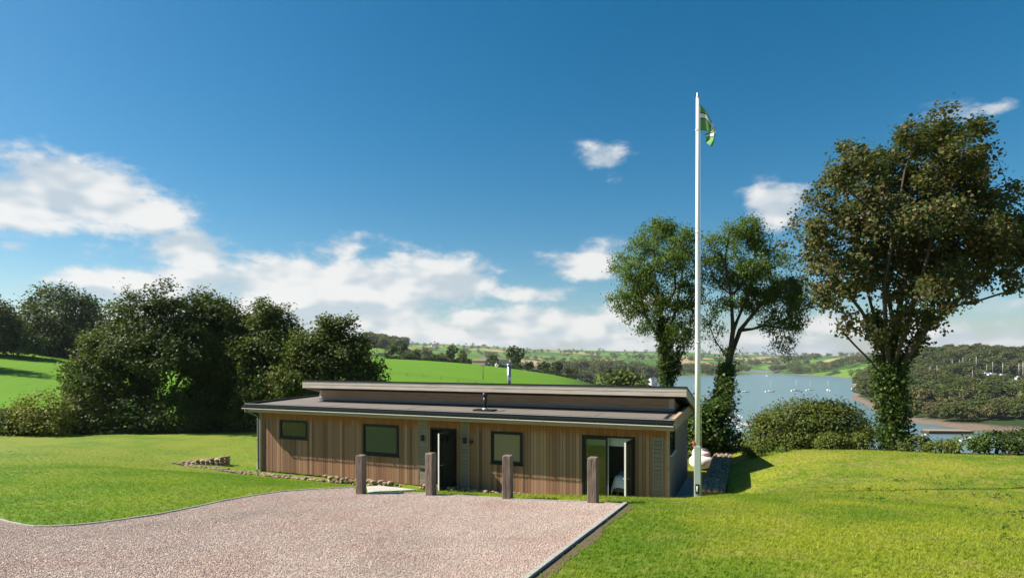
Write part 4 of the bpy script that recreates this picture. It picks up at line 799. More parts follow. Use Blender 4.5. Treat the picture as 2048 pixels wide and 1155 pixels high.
def tree(name, label, cat, base_px, d0, limbs, ells, n_attr, leafkw, leaf_m, bark, r0, seed, extra=None, group=None, gap=.12, ivy=None, bf=.35, rtip=.009, limbleaf=0):
    rng = np.random.default_rng(seed); b = P(base_px, HY, d0); bz = h1(b.x, b.y); base = np.array((b.x, b.y, bz))
    pol = [pxpoly(q, d0) for q in limbs]; pol[0][0] = base - np.array((0, 0, .3))
    att = ell_points(puffs(ells, 11, seed) if gap == 0 and d0 > 35 else ells, n_attr, rng, d0, gap=gap, seed=seed); att = att[att[:, 2] > bz + .25]; N, par, acc, ch, limb = skeleton(pol, att, bf)
    rad = rtip * acc ** .52; rad *= r0 / rad[0]; rad = np.maximum(rad, rtip * .7); rad[:limb] = np.maximum(rad[:limb], r0 * .15)
    # make twigs less straight
    V, Q = tubes(N, par, rad, 7, rtip * .5)
    root = tag(empty(name, tuple(base)), label, cat, group)
    link('trunk', nmesh('trunk', V - base, Q, 4, True), bark, root)
    tips = N[limb:] if not limbleaf else N[limbleaf:]; mids = (N[limb:] + N[par[limb:]]) / 2; C = np.concatenate([tips, mids])
    lv, lq = leaves(C, leafkw['n'], leafkw['spread'], leafkw['size'], rng, leafkw.get('droop', 0), leafkw.get('up', .5), leafkw.get('asp', .6), out_c=C.mean(0))
    link('crown', nmesh('crown', lv - base, lq, 4), leaf_m, root)
    if ivy:
        ip = []
        for poly, r_, cnt in ivy:
            pp_ = pxpoly(poly, d0); pp_ = [base if q[1] > 9000 else q for q in pp_]
            for a, c in zip(pp_, pp_[1:]): ip.append(a + (c - a) * rng.uniform(0, 1, (cnt, 1)) + unit(rng.normal(size=(cnt, 3))) * r_ * rng.uniform(.6, 1.15, (cnt, 1)))
        ip = np.concatenate(ip); lv, lq = leaves(ip, 6, .09, .10, rng, .6, .2, .9); link('ivy', nmesh('ivy', lv - base, lq, 4), L['ivy'], root)
    return root
def clumps(lst, d0, cx, cy, Rx, Ry, Rz, reps, seed):
    """puffs of foliage read off the photograph, given depth inside the crown"""
    rr = random.Random(seed); out = []
    for px, py, r in lst:
        rho = ((px - cx) / Rx) ** 2 + ((py - cy) / Ry) ** 2; h = Rz * math.sqrt(max(.06, 1 - rho))
        for k in range(reps): out.append((px + rr.uniform(-.3, .3) * r, py + rr.uniform(-.3, .3) * r, r, r * .82, rr.uniform(-h, h), r / F * d0))
    return out
def puffs(ells, k, seed):
    rr = random.Random(seed); out = []
    for e in ells:
        for _ in range(k):
            a = rr.uniform(0, 6.28); q = rr.uniform(.2, .9); rm = min(e[2], e[3]) * rr.uniform(.42, .66); b = rr.uniform(-1, 1) * math.sqrt(max(.05, 1 - q * q)) * (e[2] + e[3]) / 2 / F * 40
            out.append((e[0] + math.cos(a) * q * e[2] * .8, e[1] + math.sin(a) * q * e[3] * .8, rm * 1.1, rm * .85, b, rm / F * 40))
    return out
SYC = [(1891,213,22),(1865,247,38),(1906,252,40),(1957,252,32),(1814,262,32),(1794,288,42),(1855,293,52),(1916,303,50),(1967,308,35),(1692,288,28),(1712,313,38),(1753,323,48),(1666,334,28),(1681,354,42),(1738,374,52),(1804,354,56),(1876,364,58),(1937,354,50),(1620,374,22),(1640,400,38),(1702,420,52),(1773,415,58),(1845,425,58),(1916,415,58),(1988,395,45),(2029,374,30),(1610,441,33),(1584,466,24),(1656,461,48),(1727,471,52),(1804,477,58),(1881,477,58),(1957,461,55),(2019,446,50),(1569,487,17),(1625,502,38),(1692,517,48),(1763,528,48),(1840,528,52),(1911,523,50),(1978,507,45),(2029,502,45),(1630,543,28),(1661,563,38),(1712,574,38),(1789,579,38),(1865,574,42),(1947,558,38),(2019,548,33),(1651,599,22),(1702,620,22),(1753,630,24),(1814,620,28),(1886,609,22),(1942,589,18),(1686,655,11),(1727,668,16),(1763,676,20),(1840,681,16),(1800,660,20),(2070,420,45),(2090,490,50),(2080,560,30),(1700,650,24),(1680,622,24),(1805,645,28),(1850,632,24),(1900,602,28),(1760,655,28),(1730,640,24),(1640,575,24),(1602,560,18),(1870,640,18),(1735,700,16),(1710,690,12)]
tree('sycamore_tree', 'tall browning sycamore with ivy covered trunk at the right edge of the lawn', 'tree', 1788, 22.5,
     [[(1788, 905), (1786, 840), (1783, 780), (1780, 750)], [(1780, 750), (1765, 690), (1745, 620), (1725, 540), (1700, 450), (1690, 360)], [(1780, 750), (1790, 670, .5), (1805, 580, .8), (1825, 480, 1), (1850, 380, .8), (1885, 270, .5)],
      [(1783, 770), (1815, 710, -.4), (1850, 660, -.8), (1895, 615, -1), (1960, 560, -1), (2020, 500, -1)], [(1790, 670, .5), (1775, 580, 1.2), (1760, 480, 1.5), (1745, 380, 1.2)], [(1850, 660, -.8), (1880, 560, -.6), (1930, 450, -.4), (1960, 340, 0)],
      [(1772, 760), (1740, 720, -.6), (1708, 688, -.9), (1686, 664, -1)], [(1895, 615, -1), (1960, 600, -1.2), (2040, 575, -1.2)], [(1765, 690), (1722, 620, -.5), (1675, 560, -.6), (1630, 500, -.6)], [(1781, 745), (1812, 660, -1), (1840, 570, -1.4), (1865, 470, -1.5), (1900, 380, -1.2)], [(1779, 748), (1772, 660, -1), (1768, 570, -1.4), (1790, 450, -1.6), (1810, 340, -1.2)], [(1783, 765), (1825, 690, .8), (1870, 600, 1.3), (1930, 500, 1.5), (1990, 430, 1.4)]],
     clumps([(a, b + 6, r * .77) for a, b, r in SYC], 22.5, 1830, 440, 270, 260, 3.5, 3, 3), 1850, dict(n=17, spread=.165, size=.118, up=.3, asp=.95, droop=.4), L['syc'], M['bark'], .24, 11, gap=0, bf=.3,
     ivy=[([(1792, 905), (1787, 840), (1783, 780), (1775, 730)], .54, 480), ([(1783, 780), (1765, 700), (1748, 630)], .24, 150), ([(1783, 770), (1795, 690), (1800, 620)], .22, 130), ([(1785, 770), (1815, 710), (1850, 660)], .22, 110)])
ASH1 = [(1326,443,24),(1298,461,32),(1365,456,28),(1273,487,33),(1324,487,42),(1370,492,38),(1247,517,28),(1283,528,38),(1334,533,42),(1370,538,38),(1222,533,18),(1268,563,38),(1308,574,42),(1360,579,42),(1242,599,28),(1273,609,30),(1319,609,33),(1365,620,38),(1257,630,16),(1303,645,22),(1354,655,33),(1378,676,24),(1298,671,13),(1385,560,26),(1345,690,14)]
tree('ash_tree', 'slender ash tree with ivy clad stem rising behind the house roof', 'tree', 1333, 29,
     [[(1333, 900), (1333, 780), (1328, 690), (1318, 600)], [(1318, 600), (1305, 530), (1318, 455)], [(1328, 690), (1352, 620, .3), (1365, 540, .5), (1366, 465, .5)], [(1318, 600), (1275, 560, -.3), (1235, 530, -.5)], [(1333, 760), (1365, 690, .4), (1385, 640, .4)], [(1328, 690), (1290, 630, -.4), (1250, 600, -.4)]],
     clumps([(a, b + 4, r * .86) for a, b, r in ASH1], 29, 1315, 560, 110, 130, 2.0, 1, 5), 430, dict(n=30, spread=.195, size=.13, droop=1.6, up=.1, asp=.40), L['ash'], M['bark'], .16, 21, gap=0, ivy=[([(1333, 900), (1333, 770), (1329, 690), (1322, 640)], .33, 420), ([(1345, 760), (1362, 690)], .25, 140)])
ASH2 = [(1457,456,28),(1503,456,28),(1436,477,28),(1477,487,38),(1518,482,33),(1421,517,28),(1457,523,38),(1503,523,38),(1549,502,26),(1574,528,26),(1436,558,33),(1482,563,34),(1533,558,42),(1579,574,38),(1421,604,24),(1457,604,26),(1508,604,36),(1559,609,42),(1605,604,28),(1595,640,33),(1549,655,33),(1508,640,18),(1426,645,24),(1416,681,18),(1574,686,28),(1590,706,15),(1457,698,14)]
tree('ash_tree', 'leaning ash tree just right of the flagpole with ivy at its foot', 'tree', 1412, 27.5,
     [[(1412, 905), (1430, 840), (1446, 780), (1458, 720), (1466, 660)], [(1466, 660), (1462, 590), (1450, 520), (1458, 465)], [(1458, 720), (1480, 660, .4), (1520, 610, .6), (1575, 570, .6)], [(1466, 660), (1500, 580, .3), (1515, 490, .3)], [(1480, 665, .4), (1530, 650, .2), (1585, 660, .2)], [(1462, 590), (1430, 560, -.3), (1418, 530, -.4)], [(1458, 720), (1430, 680, -.3), (1418, 650, -.4)]],
     clumps([(a, b + 4, r * .86) for a, b, r in ASH2], 27.5, 1510, 570, 125, 140, 2.0, 1, 6), 460, dict(n=30, spread=.185, size=.125, droop=1.6, up=.1, asp=.40), L['ash'], M['bark'], .16, 22, gap=0, ivy=[([(1412, 905), (1430, 840), (1446, 780), (1456, 730)], .36, 380)])
def shrub(name, label, cat, base_px, d0, ells, n, leafkw, leaf_m, seed, group=None, stems=5, zmin=None, part='foliage'):
    rng = np.random.default_rng(seed); b = P(base_px, HY, d0); bz = h1(b.x, b.y); base = np.array((b.x, b.y, bz)); C = ell_points(ells, n, rng, d0, .55, .25, seed); gz = H(C[:, 0], C[:, 1]); C = C[C[:, 2] > gz + .12]
    root = tag(empty(name, tuple(base)), label, cat, group)
    lv, lq = leaves(C, leafkw['n'], leafkw['spread'], leafkw['size'], rng, leafkw.get('droop', 0), leafkw.get('up', .5), leafkw.get('asp', .6), out_c=C.mean(0)); link(part, nmesh(part, lv - base, lq, 4), leaf_m, root)
    sb = MB(); tg = C[rng.choice(len(C), min(stems, len(C)), replace=False)] - base
    for q in tg: s0 = np.array((q[0] * .25, q[1] * .25, -.1)); sb.tube([s0, s0 + (q - s0) * np.array((.4, .4, .6)), q], [.035, .025, .008], 6)
    sb.build('stem', M['bark'], root); return root
shrub('ivy_thicket', 'dark leafy ivy thicket at the foot of the leaning ash', 'shrub', 1420, 26.5, [(1432, 850, 36, 48, 0, 1.0), (1440, 800, 26, 46, 0, .8), (1405, 850, 30, 60, .3, .9), (1452, 880, 34, 26, 0, .8), (1380, 860, 30, 55, .8, .8)], 420, dict(n=26, spread=.19, size=.13, asp=.85), L['ivy'], 31)
shrub('rounded_shrub', 'big rounded olive green shrub at the edge of the right hand lawn', 'shrub', 1610, 25.0, [(1600, 872, 100, 70, .5, 1.8), (1660, 866, 85, 62, .3, 1.6), (1540, 885, 52, 44, 0, 1.1), (1610, 900, 120, 40, -.4, 1.2), (1700, 880, 40, 50, 0, 1.0)], 2000, dict(n=34, spread=.20, size=.105, asp=.6), L['bush'], 32, stems=9)
BR = [(1668, 893, 40, 26, 22.9, 'bush', 'leafy bramble patch at the foot of the rounded shrub'), (1735, 890, 34, 30, 22.9, 'bush', 'leafy bramble clump just left of the sycamore trunk'), (1832, 893, 34, 20, 21.3, 'dark', 'dark bramble clump just right of the sycamore trunk'), (1880, 898, 38, 17, 20.6, 'bush', 'low bramble clump in front of the little bay'),
      (1930, 893, 40, 22, 20.2, 'bush', 'olive bramble clump below the moored dinghies'), (1985, 890, 44, 27, 19.8, 'ivy', 'tall bramble clump near the right edge of the lawn'), (2045, 889, 44, 29, 19.4, 'dark', 'rightmost bramble clump at the picture edge'), (1520, 903, 34, 10, 22.7, 'bush', 'low scrub by the end of the stone wall'), (1590, 903, 44, 9, 22.6, 'weed', 'low weeds along the lawn edge below the rounded shrub')]
for i, (px, py, rx, ry, d0, lm, lab) in enumerate(BR): shrub('bramble', lab, 'shrub', px, d0, [(px, py, rx, ry, .2, .6), (px + rx * .5, py + ry * .4, rx * .6, ry * .6, 0, .4)], int(110 + rx * ry / 7), dict(n=15, spread=.10, size=.085, asp=.7), L[lm], 40 + i, 'brambles along the lawn edge')
# rough weeds coming through the drier turf at the right
rng = np.random.default_rng(88); wx = rng.uniform(4.5, 13, 900); wy = rng.uniform(6.2, 17, 900); kp = (vnoise(wx * 1.1, wy * 1.1, 8) > .2) & (wx < wy * .95) & (wx > 4.2 + wy * .22); wc = np.c_[wx[kp], wy[kp], H(wx[kp], wy[kp]) + .03]
lv, lq = leaves(wc, 9, .055, .06, rng, 0, .8, .5); lv[:, 2] = np.maximum(lv[:, 2], np.repeat(wc[:, 2], 36) - .01); tag(link('weeds', nmesh('weeds', lv, lq, 4), L['weed']), 'small broadleaved weeds in the drier right hand lawn', 'weeds', kind='stuff')
# left hand belt of trees
lk = dict(n=25, spread=.30, size=.19, up=.3, asp=.75, droop=.3)
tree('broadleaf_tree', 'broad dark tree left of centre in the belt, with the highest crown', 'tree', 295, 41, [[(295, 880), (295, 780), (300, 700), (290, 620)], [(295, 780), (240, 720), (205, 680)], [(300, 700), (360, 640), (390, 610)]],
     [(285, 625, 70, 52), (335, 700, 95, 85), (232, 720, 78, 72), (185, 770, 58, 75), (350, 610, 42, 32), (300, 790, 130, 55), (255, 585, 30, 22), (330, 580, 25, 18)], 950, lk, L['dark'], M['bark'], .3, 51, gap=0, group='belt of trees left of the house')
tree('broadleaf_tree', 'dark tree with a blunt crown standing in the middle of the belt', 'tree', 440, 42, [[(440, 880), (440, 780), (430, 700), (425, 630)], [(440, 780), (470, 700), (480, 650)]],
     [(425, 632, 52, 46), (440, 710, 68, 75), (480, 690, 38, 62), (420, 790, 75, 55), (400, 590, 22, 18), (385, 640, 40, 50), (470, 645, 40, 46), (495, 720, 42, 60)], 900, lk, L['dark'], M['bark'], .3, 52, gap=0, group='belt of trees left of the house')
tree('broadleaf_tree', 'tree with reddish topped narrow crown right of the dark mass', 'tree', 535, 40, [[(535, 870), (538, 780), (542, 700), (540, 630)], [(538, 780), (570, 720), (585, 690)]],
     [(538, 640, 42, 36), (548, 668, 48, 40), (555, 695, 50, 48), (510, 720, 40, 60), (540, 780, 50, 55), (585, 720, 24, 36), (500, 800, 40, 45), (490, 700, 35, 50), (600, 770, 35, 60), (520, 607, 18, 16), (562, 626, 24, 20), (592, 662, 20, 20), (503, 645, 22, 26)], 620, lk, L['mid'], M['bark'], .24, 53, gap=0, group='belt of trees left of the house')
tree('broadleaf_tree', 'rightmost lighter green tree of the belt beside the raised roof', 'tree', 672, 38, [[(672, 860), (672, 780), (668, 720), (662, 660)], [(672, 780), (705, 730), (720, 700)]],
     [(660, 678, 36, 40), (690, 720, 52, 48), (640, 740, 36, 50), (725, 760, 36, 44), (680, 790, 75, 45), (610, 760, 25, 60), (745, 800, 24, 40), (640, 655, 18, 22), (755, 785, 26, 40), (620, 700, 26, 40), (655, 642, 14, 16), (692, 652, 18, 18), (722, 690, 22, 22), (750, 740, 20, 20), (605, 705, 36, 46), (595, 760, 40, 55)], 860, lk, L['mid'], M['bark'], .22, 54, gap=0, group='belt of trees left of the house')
tree('broadleaf_tree', 'round headed dark tree standing alone on the left field', 'tree', 120, 132, [[(120, 760), (120, 690), (118, 640)], [(120, 690), (80, 640)], [(120, 690), (165, 640)]],
     [(120, 620, 75, 50), (70, 640, 35, 40), (160, 640, 45, 45), (105, 590, 40, 26), (130, 670, 90, 32)], 420, dict(n=28, spread=.95, size=.52, up=.3, asp=.8), L['dark'], M['bark'], .4, 55, gap=.1, group='trees on the left field')
tree('broadleaf_tree', 'dark tree cut off by the left edge of the picture', 'tree', -10, 120, [[(-10, 760), (-10, 680), (-12, 640)]],
     [(-15, 640, 45, 45), (10, 670, 34, 42), (-50, 650, 50, 60), (40, 690, 46, 26)], 330, dict(n=28, spread=.95, size=.52, up=.3, asp=.8), L['dark'], M['bark'], .4, 56, gap=.1, group='trees on the left field')
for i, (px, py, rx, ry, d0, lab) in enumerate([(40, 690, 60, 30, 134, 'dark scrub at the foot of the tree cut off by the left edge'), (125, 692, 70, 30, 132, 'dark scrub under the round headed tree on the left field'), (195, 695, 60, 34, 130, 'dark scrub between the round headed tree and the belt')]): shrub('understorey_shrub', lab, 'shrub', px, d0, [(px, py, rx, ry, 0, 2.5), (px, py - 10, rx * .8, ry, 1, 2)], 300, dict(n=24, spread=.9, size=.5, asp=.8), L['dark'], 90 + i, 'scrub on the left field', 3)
tree('broadleaf_tree', 'big dark tree beyond the left edge that shades the field', 'tree', -80, 94, [[(-80, 800), (-105, 700), (-110, 640)]], [(-120, 630, 80, 70), (-80, 670, 55, 50), (-170, 650, 90, 60)], 330, dict(n=22, spread=.9, size=.5, up=.3, asp=.8), L['dark'], M['bark'], .45, 57, gap=.1, group='trees on the left field')
ul = dict(n=26, spread=.32, size=.16, asp=.75)
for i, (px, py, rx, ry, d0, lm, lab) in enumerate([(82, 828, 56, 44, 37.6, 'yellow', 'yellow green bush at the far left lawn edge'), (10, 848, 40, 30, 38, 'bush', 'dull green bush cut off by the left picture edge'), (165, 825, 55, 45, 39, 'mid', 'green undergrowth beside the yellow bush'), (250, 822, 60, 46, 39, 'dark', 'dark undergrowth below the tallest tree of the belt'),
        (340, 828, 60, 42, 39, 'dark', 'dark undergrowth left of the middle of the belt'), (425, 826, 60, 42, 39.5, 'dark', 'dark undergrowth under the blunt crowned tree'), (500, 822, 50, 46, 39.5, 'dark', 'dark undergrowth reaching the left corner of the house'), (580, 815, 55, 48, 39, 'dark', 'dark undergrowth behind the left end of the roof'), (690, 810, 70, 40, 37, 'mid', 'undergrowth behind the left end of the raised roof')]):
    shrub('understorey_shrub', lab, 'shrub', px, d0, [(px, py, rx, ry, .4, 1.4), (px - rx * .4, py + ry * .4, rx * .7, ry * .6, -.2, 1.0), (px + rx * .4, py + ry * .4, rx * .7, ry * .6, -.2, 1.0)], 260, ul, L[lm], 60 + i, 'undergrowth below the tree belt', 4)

# ---------------------------------------------------------------- middle distance: trees, hedge, shed, houses on the field hill
def far_tree_mesh(seed, k=230, conifer=False):
    rng = np.random.default_rng(seed); ells_c = [(0, 0, .62, .40)] + [(rng.uniform(-.28, .28), rng.uniform(-.28, .28), rng.uniform(.4, .8), rng.uniform(.2, .3)) for _ in range(5)]
    pts = []
    for _ in range(k):
        if conifer: z = rng.uniform(.08, 1); r_ = (1 - z) * .22 + .02; a = rng.uniform(0, 6.28); pts.append((r_ * math.cos(a), r_ * math.sin(a), z))
        else:
            e = ells_c[rng.integers(len(ells_c))]; v = rng.normal(size=3); v /= np.linalg.norm(v); q = v * e[3] * rng.uniform(.8, 1.02) * np.array((1, 1, .85)) + np.array(e[:3]); pts.append(q if q[2] > .08 else (q[0], q[1], .1))
    return np.array(pts)
FT = []
for s in range(5):
    pts = far_tree_mesh(s); rng = np.random.default_rng(s); lv, lq = leaves(pts, 4, .035, .095, rng, 0, .3, .85, out_c=np.array((0, 0, .5))); FT.append((lv, lq))
def far_leafmesh(s, m): me = nmesh('crown', *FT[s]); me.materials.append(m); return me
FM = {(s, k): far_leafmesh(s, L[k]) for s in range(5) for k in ('dark', 'mid', 'bush')}
tkm = MB().tube([(0, 0, -.05), (.01, 0, .3), (0, .01, .6)], [.035, .028, .012], 7).mesh('trunk'); tkm.materials.append(M['bark'])
def far_tree(px, d, hpx, asp, kind, s, label, group=None, name='field_tree'):
    x_ = (px - HX) / F * d; z_ = h1(x_, d); hm = hpx / F * d; r = tag(empty(name, (x_, d, z_)), label, 'tree', group)
    c = bpy.data.objects.new('crown', FM[(s, kind)]); COL.objects.link(c); c.parent = r; c.scale = (hm * asp, hm * asp, hm); c.rotation_euler = (0, 0, random.uniform(0, 6.28)); tk = bpy.data.objects.new('trunk', tkm); COL.objects.link(tk); tk.parent = r; tk.scale = (hm, hm, hm); return r
MT = [(1028, 322, 52, .75, 'dark', 0, 'dark rounded tree just right of the steel flue'), (905, 325, 38, .8, 'mid', 1, 'broad tree left of the field shed'), (925, 330, 30, .8, 'bush', 2, 'brownish tree on the hedge left of the shed'), (987, 330, 30, .9, 'mid', 3, 'small round tree behind the field shed'), (808, 320, 34, .7, 'dark', 4, 'dark tree at the left end of the hill crest'),
      (783, 320, 30, .9, 'mid', 1, 'leftmost tree on the hill crest, against the belt'), (835, 325, 24, .9, 'bush', 0, 'low brown tree on the crest'), (1058, 325, 26, .9, 'mid', 2, 'low tree right of the dark rounded one'), (1090, 322, 30, 1, 'dark', 3, 'dark tree on the falling hedge line'), (1118, 320, 32, 1.1, 'dark', 4, 'second dark tree along the falling hedge line'), (1142, 318, 26, 1, 'mid', 0, 'lower tree near the end of the hedge line')]
for px, d, hp, asp, kd, s, lab in MT: far_tree(px, d, hp, asp, kd, s, lab, 'trees on the field hill')
for px, d, hp, asp, kd, s, lab in [(1215, 130, 106, .75, 'bush', 0, 'leftmost of the olive trees behind the raised roof'), (1255, 128, 122, .7, 'bush', 1, 'tallest olive tree behind the raised roof'), (1295, 126, 112, .7, 'bush', 2, 'olive tree left of the ivy clad ash stem'), (1372, 128, 100, .7, 'mid', 3, 'olive tree in the gap left of the flagpole')]: far_tree(px, d, hp, asp, kd, s, lab, 'olive green trees behind the house')
# hedge along the crest
rng = np.random.default_rng(5); hc = []
for a, b in (((770, 306), (860, 308)), ((860, 308), (950, 310)), ((950, 312), (1060, 310)), ((1060, 308), (1195, 306))):
    q = rng.uniform(0, 1, 420); px = a[0] + (b[0] - a[0]) * q; d = a[1] + (b[1] - a[1]) * q + rng.normal(size=420) * .7; x_ = (px - HX) / F * d; hc.append(np.c_[x_, d, H(x_, d) + rng.uniform(0, 1, 420) * (2.4 + 1.2 * np.sin(px * .11))])
hc = np.concatenate(hc); b0 = hc.mean(0); lv, lq = leaves(hc, 3, .35, .75, rng, 0, .3, .9); hr = tag(empty('hedge', tuple(b0)), 'dark hedge running along the crest of the green field', 'hedge'); link('foliage', nmesh('foliage', lv - b0, lq, 4), L['dark'], hr)
def gable(name, px, d, wd, dp, hh, rh, wallm, roofm, rz, label, cat, wins=(), group=None, lift=0):
    x_ = (px - HX) / F * d; r = tag(empty(name, (x_, d, h1(x_, d) + lift), rz), label, cat, group)
    wv = MB(); wv.add([(-wd, -dp, -3), (wd, -dp, -3), (wd, dp, -3), (-wd, dp, -3), (-wd, -dp, hh), (wd, -dp, hh), (wd, dp, hh), (-wd, dp, hh), (-wd, 0, hh + rh), (wd, 0, hh + rh)], [(0, 1, 5, 4), (1, 2, 6, 9, 5), (2, 3, 7, 6), (3, 0, 4, 8, 7), (4, 5, 9, 8), (6, 7, 8, 9)]); wv.build('wall', wallm, r)
    e = .25; rf = MB()
    for s_ in (-1, 1): rf.add([(-wd - e, s_ * (dp + e), hh - e * rh / dp + .06), (wd + e, s_ * (dp + e), hh - e * rh / dp + .06), (wd + e, 0, hh + rh + .06), (-wd - e, 0, hh + rh + .06), (-wd - e, s_ * (dp + e), hh - e * rh / dp + .2), (wd + e, s_ * (dp + e), hh - e * rh / dp + .2), (wd + e, 0, hh + rh + .2), (-wd - e, 0, hh + rh + .2)], [(3, 2, 1, 0), (4, 5, 6, 7), (0, 1, 5, 4), (1, 2, 6, 5), (2, 3, 7, 6), (3, 0, 4, 7)])
    rf.build('roof', roofm, r)
    for wx, wz in wins:
        f_ = MB().box(wx - .5, wx + .5, -dp - .05, -dp - .01, wz - .6, wz + .6).build('window', M['white_paint'], r); MB().box(wx - .4, wx + .4, -dp - .08, -dp - .05, wz - .5, wz + .5).build('pane', M['black'], f_)
    return r
gable('field_shed', 960, 303, 3.6, 2.0, 2.0, .7, M['pinkwood'], M['rust'], -.35, 'small rusty roofed shed standing at the hedge of the field', 'shed')
gable('farmhouse', 1004, 420, 4.5, 3.2, 5, 2.6, M['render'], M['slate'], .5, 'white gabled house behind the hedge left of the dark tree', 'house', [(-2, 1.6), (2, 1.6), (-2, 4), (2, 4)], 'houses beyond the field', 6)
gable('farmhouse', 973, 450, 4, 3, 4.5, 2.2, M['render'], M['slate'], -.4, 'white house further left along the lane', 'house', [(-2, 1.6), (2, 1.6)], 'houses beyond the field', 8)
gable('farmhouse', 1062, 430, 4, 3, 4.5, 2.2, M['render'], M['slate'], .2, 'pale house half hidden by trees right of the dark tree', 'house', [(-2, 1.6), (2, 1.6)], 'houses beyond the field', 5)
gable('farmhouse', 1165, 480, 5, 3, 3.5, 1.6, M['render'], M['slate'], .1, 'low pale building beyond the lower end of the field', 'house', [(-2, 1.6), (2, 1.6)], 'houses beyond the field', 5)
gable('farmhouse', 1306, 700, 4, 3, 4, 2, M['render'], M['slate'], .3, 'white house by the wood left of the ash stem', 'house', [(-3, 2), (3, 2), (-3, 4.6), (3, 4.6)], 'houses beyond the field', 4)
gable('farmhouse', 868, 2000, 9, 5, 6, 3, M['render'], M['slate'], .3, 'tiny white farm on the far hillside', 'house', (), 'houses beyond the field')
# fence and pole in the field
def fence_post(): 
    me = MB().tube([(0, 0, -.3), (0, 0, 1.25)], .09, 6).mesh('post'); me.materials.append(M['oak']); return me
fpm = fence_post(); fx = [((780 + 34 * i), 205 - i * 2.5) for i in range(11)]
fr_ = tag(empty('field_fence', (0, 0, 0)), 'thin post and wire fence crossing the green field', 'fence'); pos_ = []
for px, d in fx:
    x_ = (px - HX) / F * d; z_ = h1(x_, d); o = bpy.data.objects.new('post', fpm); COL.objects.link(o); o.location = (x_, d, z_); o.parent = fr_; pos_.append((x_, d, z_))
for hgt in (.5, 1.1): MB().tube([(a, b, c + hgt) for a, b, c in pos_], .025, 4).build('wire', M['black'], fr_)
x_ = (966 - HX) / F * 215; tag(link('utility_pole', MB().tube([(0, 0, -.5), (0, 0, 3), (0, 0, 5.8)], [.16, .14, .11], 8).box(-1.0, 1.0, -.06, .06, 5.1, 5.25).mesh('utility_pole'), M['oak'], loc=(x_, 215, h1(x_, 215))), 'short wooden pole with crossarm in the green field', 'pole')

# ---------------------------------------------------------------- far woods: read as one mass
def wood(name, label, patches, seed, mat_, cat='wood', conifer=False):
    rng = np.random.default_rng(seed); VV = []; QQ = []; o = 0
    for (x0, x1, d0, d1, n, hmin, hmax) in patches:
        px = rng.uniform(x0, x1, n); d = np.exp(rng.uniform(math.log(d0), math.log(d1), n)); x_ = (px - HX) / F * d; z_ = H(x_, d)
        keep = (z_ > WZ + 1.0) & ~((px > 1952) & (px < 2060) & (d > 435) & (d < 535) & (name == 'estuary_wood'))
        for xi, di, zi in zip(x_[keep], d[keep], z_[keep]):
            lv, lq = FT[rng.integers(5)]; 
            if di > 900: sel = rng.choice(len(lq), 260, replace=False); lv = lv.reshape(-1, 4, 3)[sel].reshape(-1, 3); lq = np.arange(len(lv)).reshape(-1, 4)
            hh = rng.uniform(hmin, hmax); a = rng.uniform(0, 6.28); ca, sa = math.cos(a), math.sin(a); wd = hh * rng.uniform(.85, 1.25) * (.55 if conifer else 1)
            v = np.c_[(lv[:, 0] * ca - lv[:, 1] * sa) * wd + xi, (lv[:, 0] * sa + lv[:, 1] * ca) * wd + di, (lv[:, 2] - .06) * hh + zi]; VV.append(v); QQ.append(lq + o); o += len(v)
    return tag(link(name, nmesh(name, np.concatenate(VV), np.concatenate(QQ), 4), mat_), label, cat, kind='stuff')
EWP = [(1800, 2150, 282, 345, 190, 4, 9), (1790, 2150, 345, 480, 190, 8, 14), (1700, 1790, 440, 1000, 150, 7, 13), (1740, 2150, 480, 640, 240, 7, 15), (1740, 2160, 640, 900, 280, 9, 18), (1740, 1800, 430, 520, 25, 6, 9)]
wood('estuary_wood', 'olive and brown trees of the wooded hillside above the right hand shore', [(a, b, c, d, int(n * .62), e, f) for a, b, c, d, n, e, f in EWP], 71, L['wood'])
wood('estuary_wood', 'darker green trees among the wooded hillside above the right hand shore', [(a, b, c, d, int(n * .4), e, f * 1.1) for a, b, c, d, n, e, f in EWP], 76, L['mid'])
wood('shore_wood', 'band of trees along the far left shore of the estuary', [(1330, 1484, 1110, 1230, 190, 10, 17), (1100, 1360, 640, 820, 130, 10, 15), (1120, 1330, 850, 1100, 150, 14, 20), (1575, 1760, 1130, 1230, 120, 9, 15), (1480, 1620, 1300, 1500, 60, 14, 20), (1430, 1640, 1650, 2000, 90, 14, 20), (1560, 1600, 1110, 1250, 25, 12, 18)], 72, L['wood'])
wood('far_wood', 'scattered copses and hedgerow trees on the far hills', [(730, 810, 700, 830, 70, 12, 17), (800, 1100, 480, 700, 60, 8, 13), (760, 1400, 1400, 2600, 240, 10, 17), (1000, 1250, 700, 1200, 70, 9, 14), (1400, 2000, 1900, 3200, 130, 12, 20), (-200, 720, 160, 500, 90, 8, 13)], 73, L['wood'])

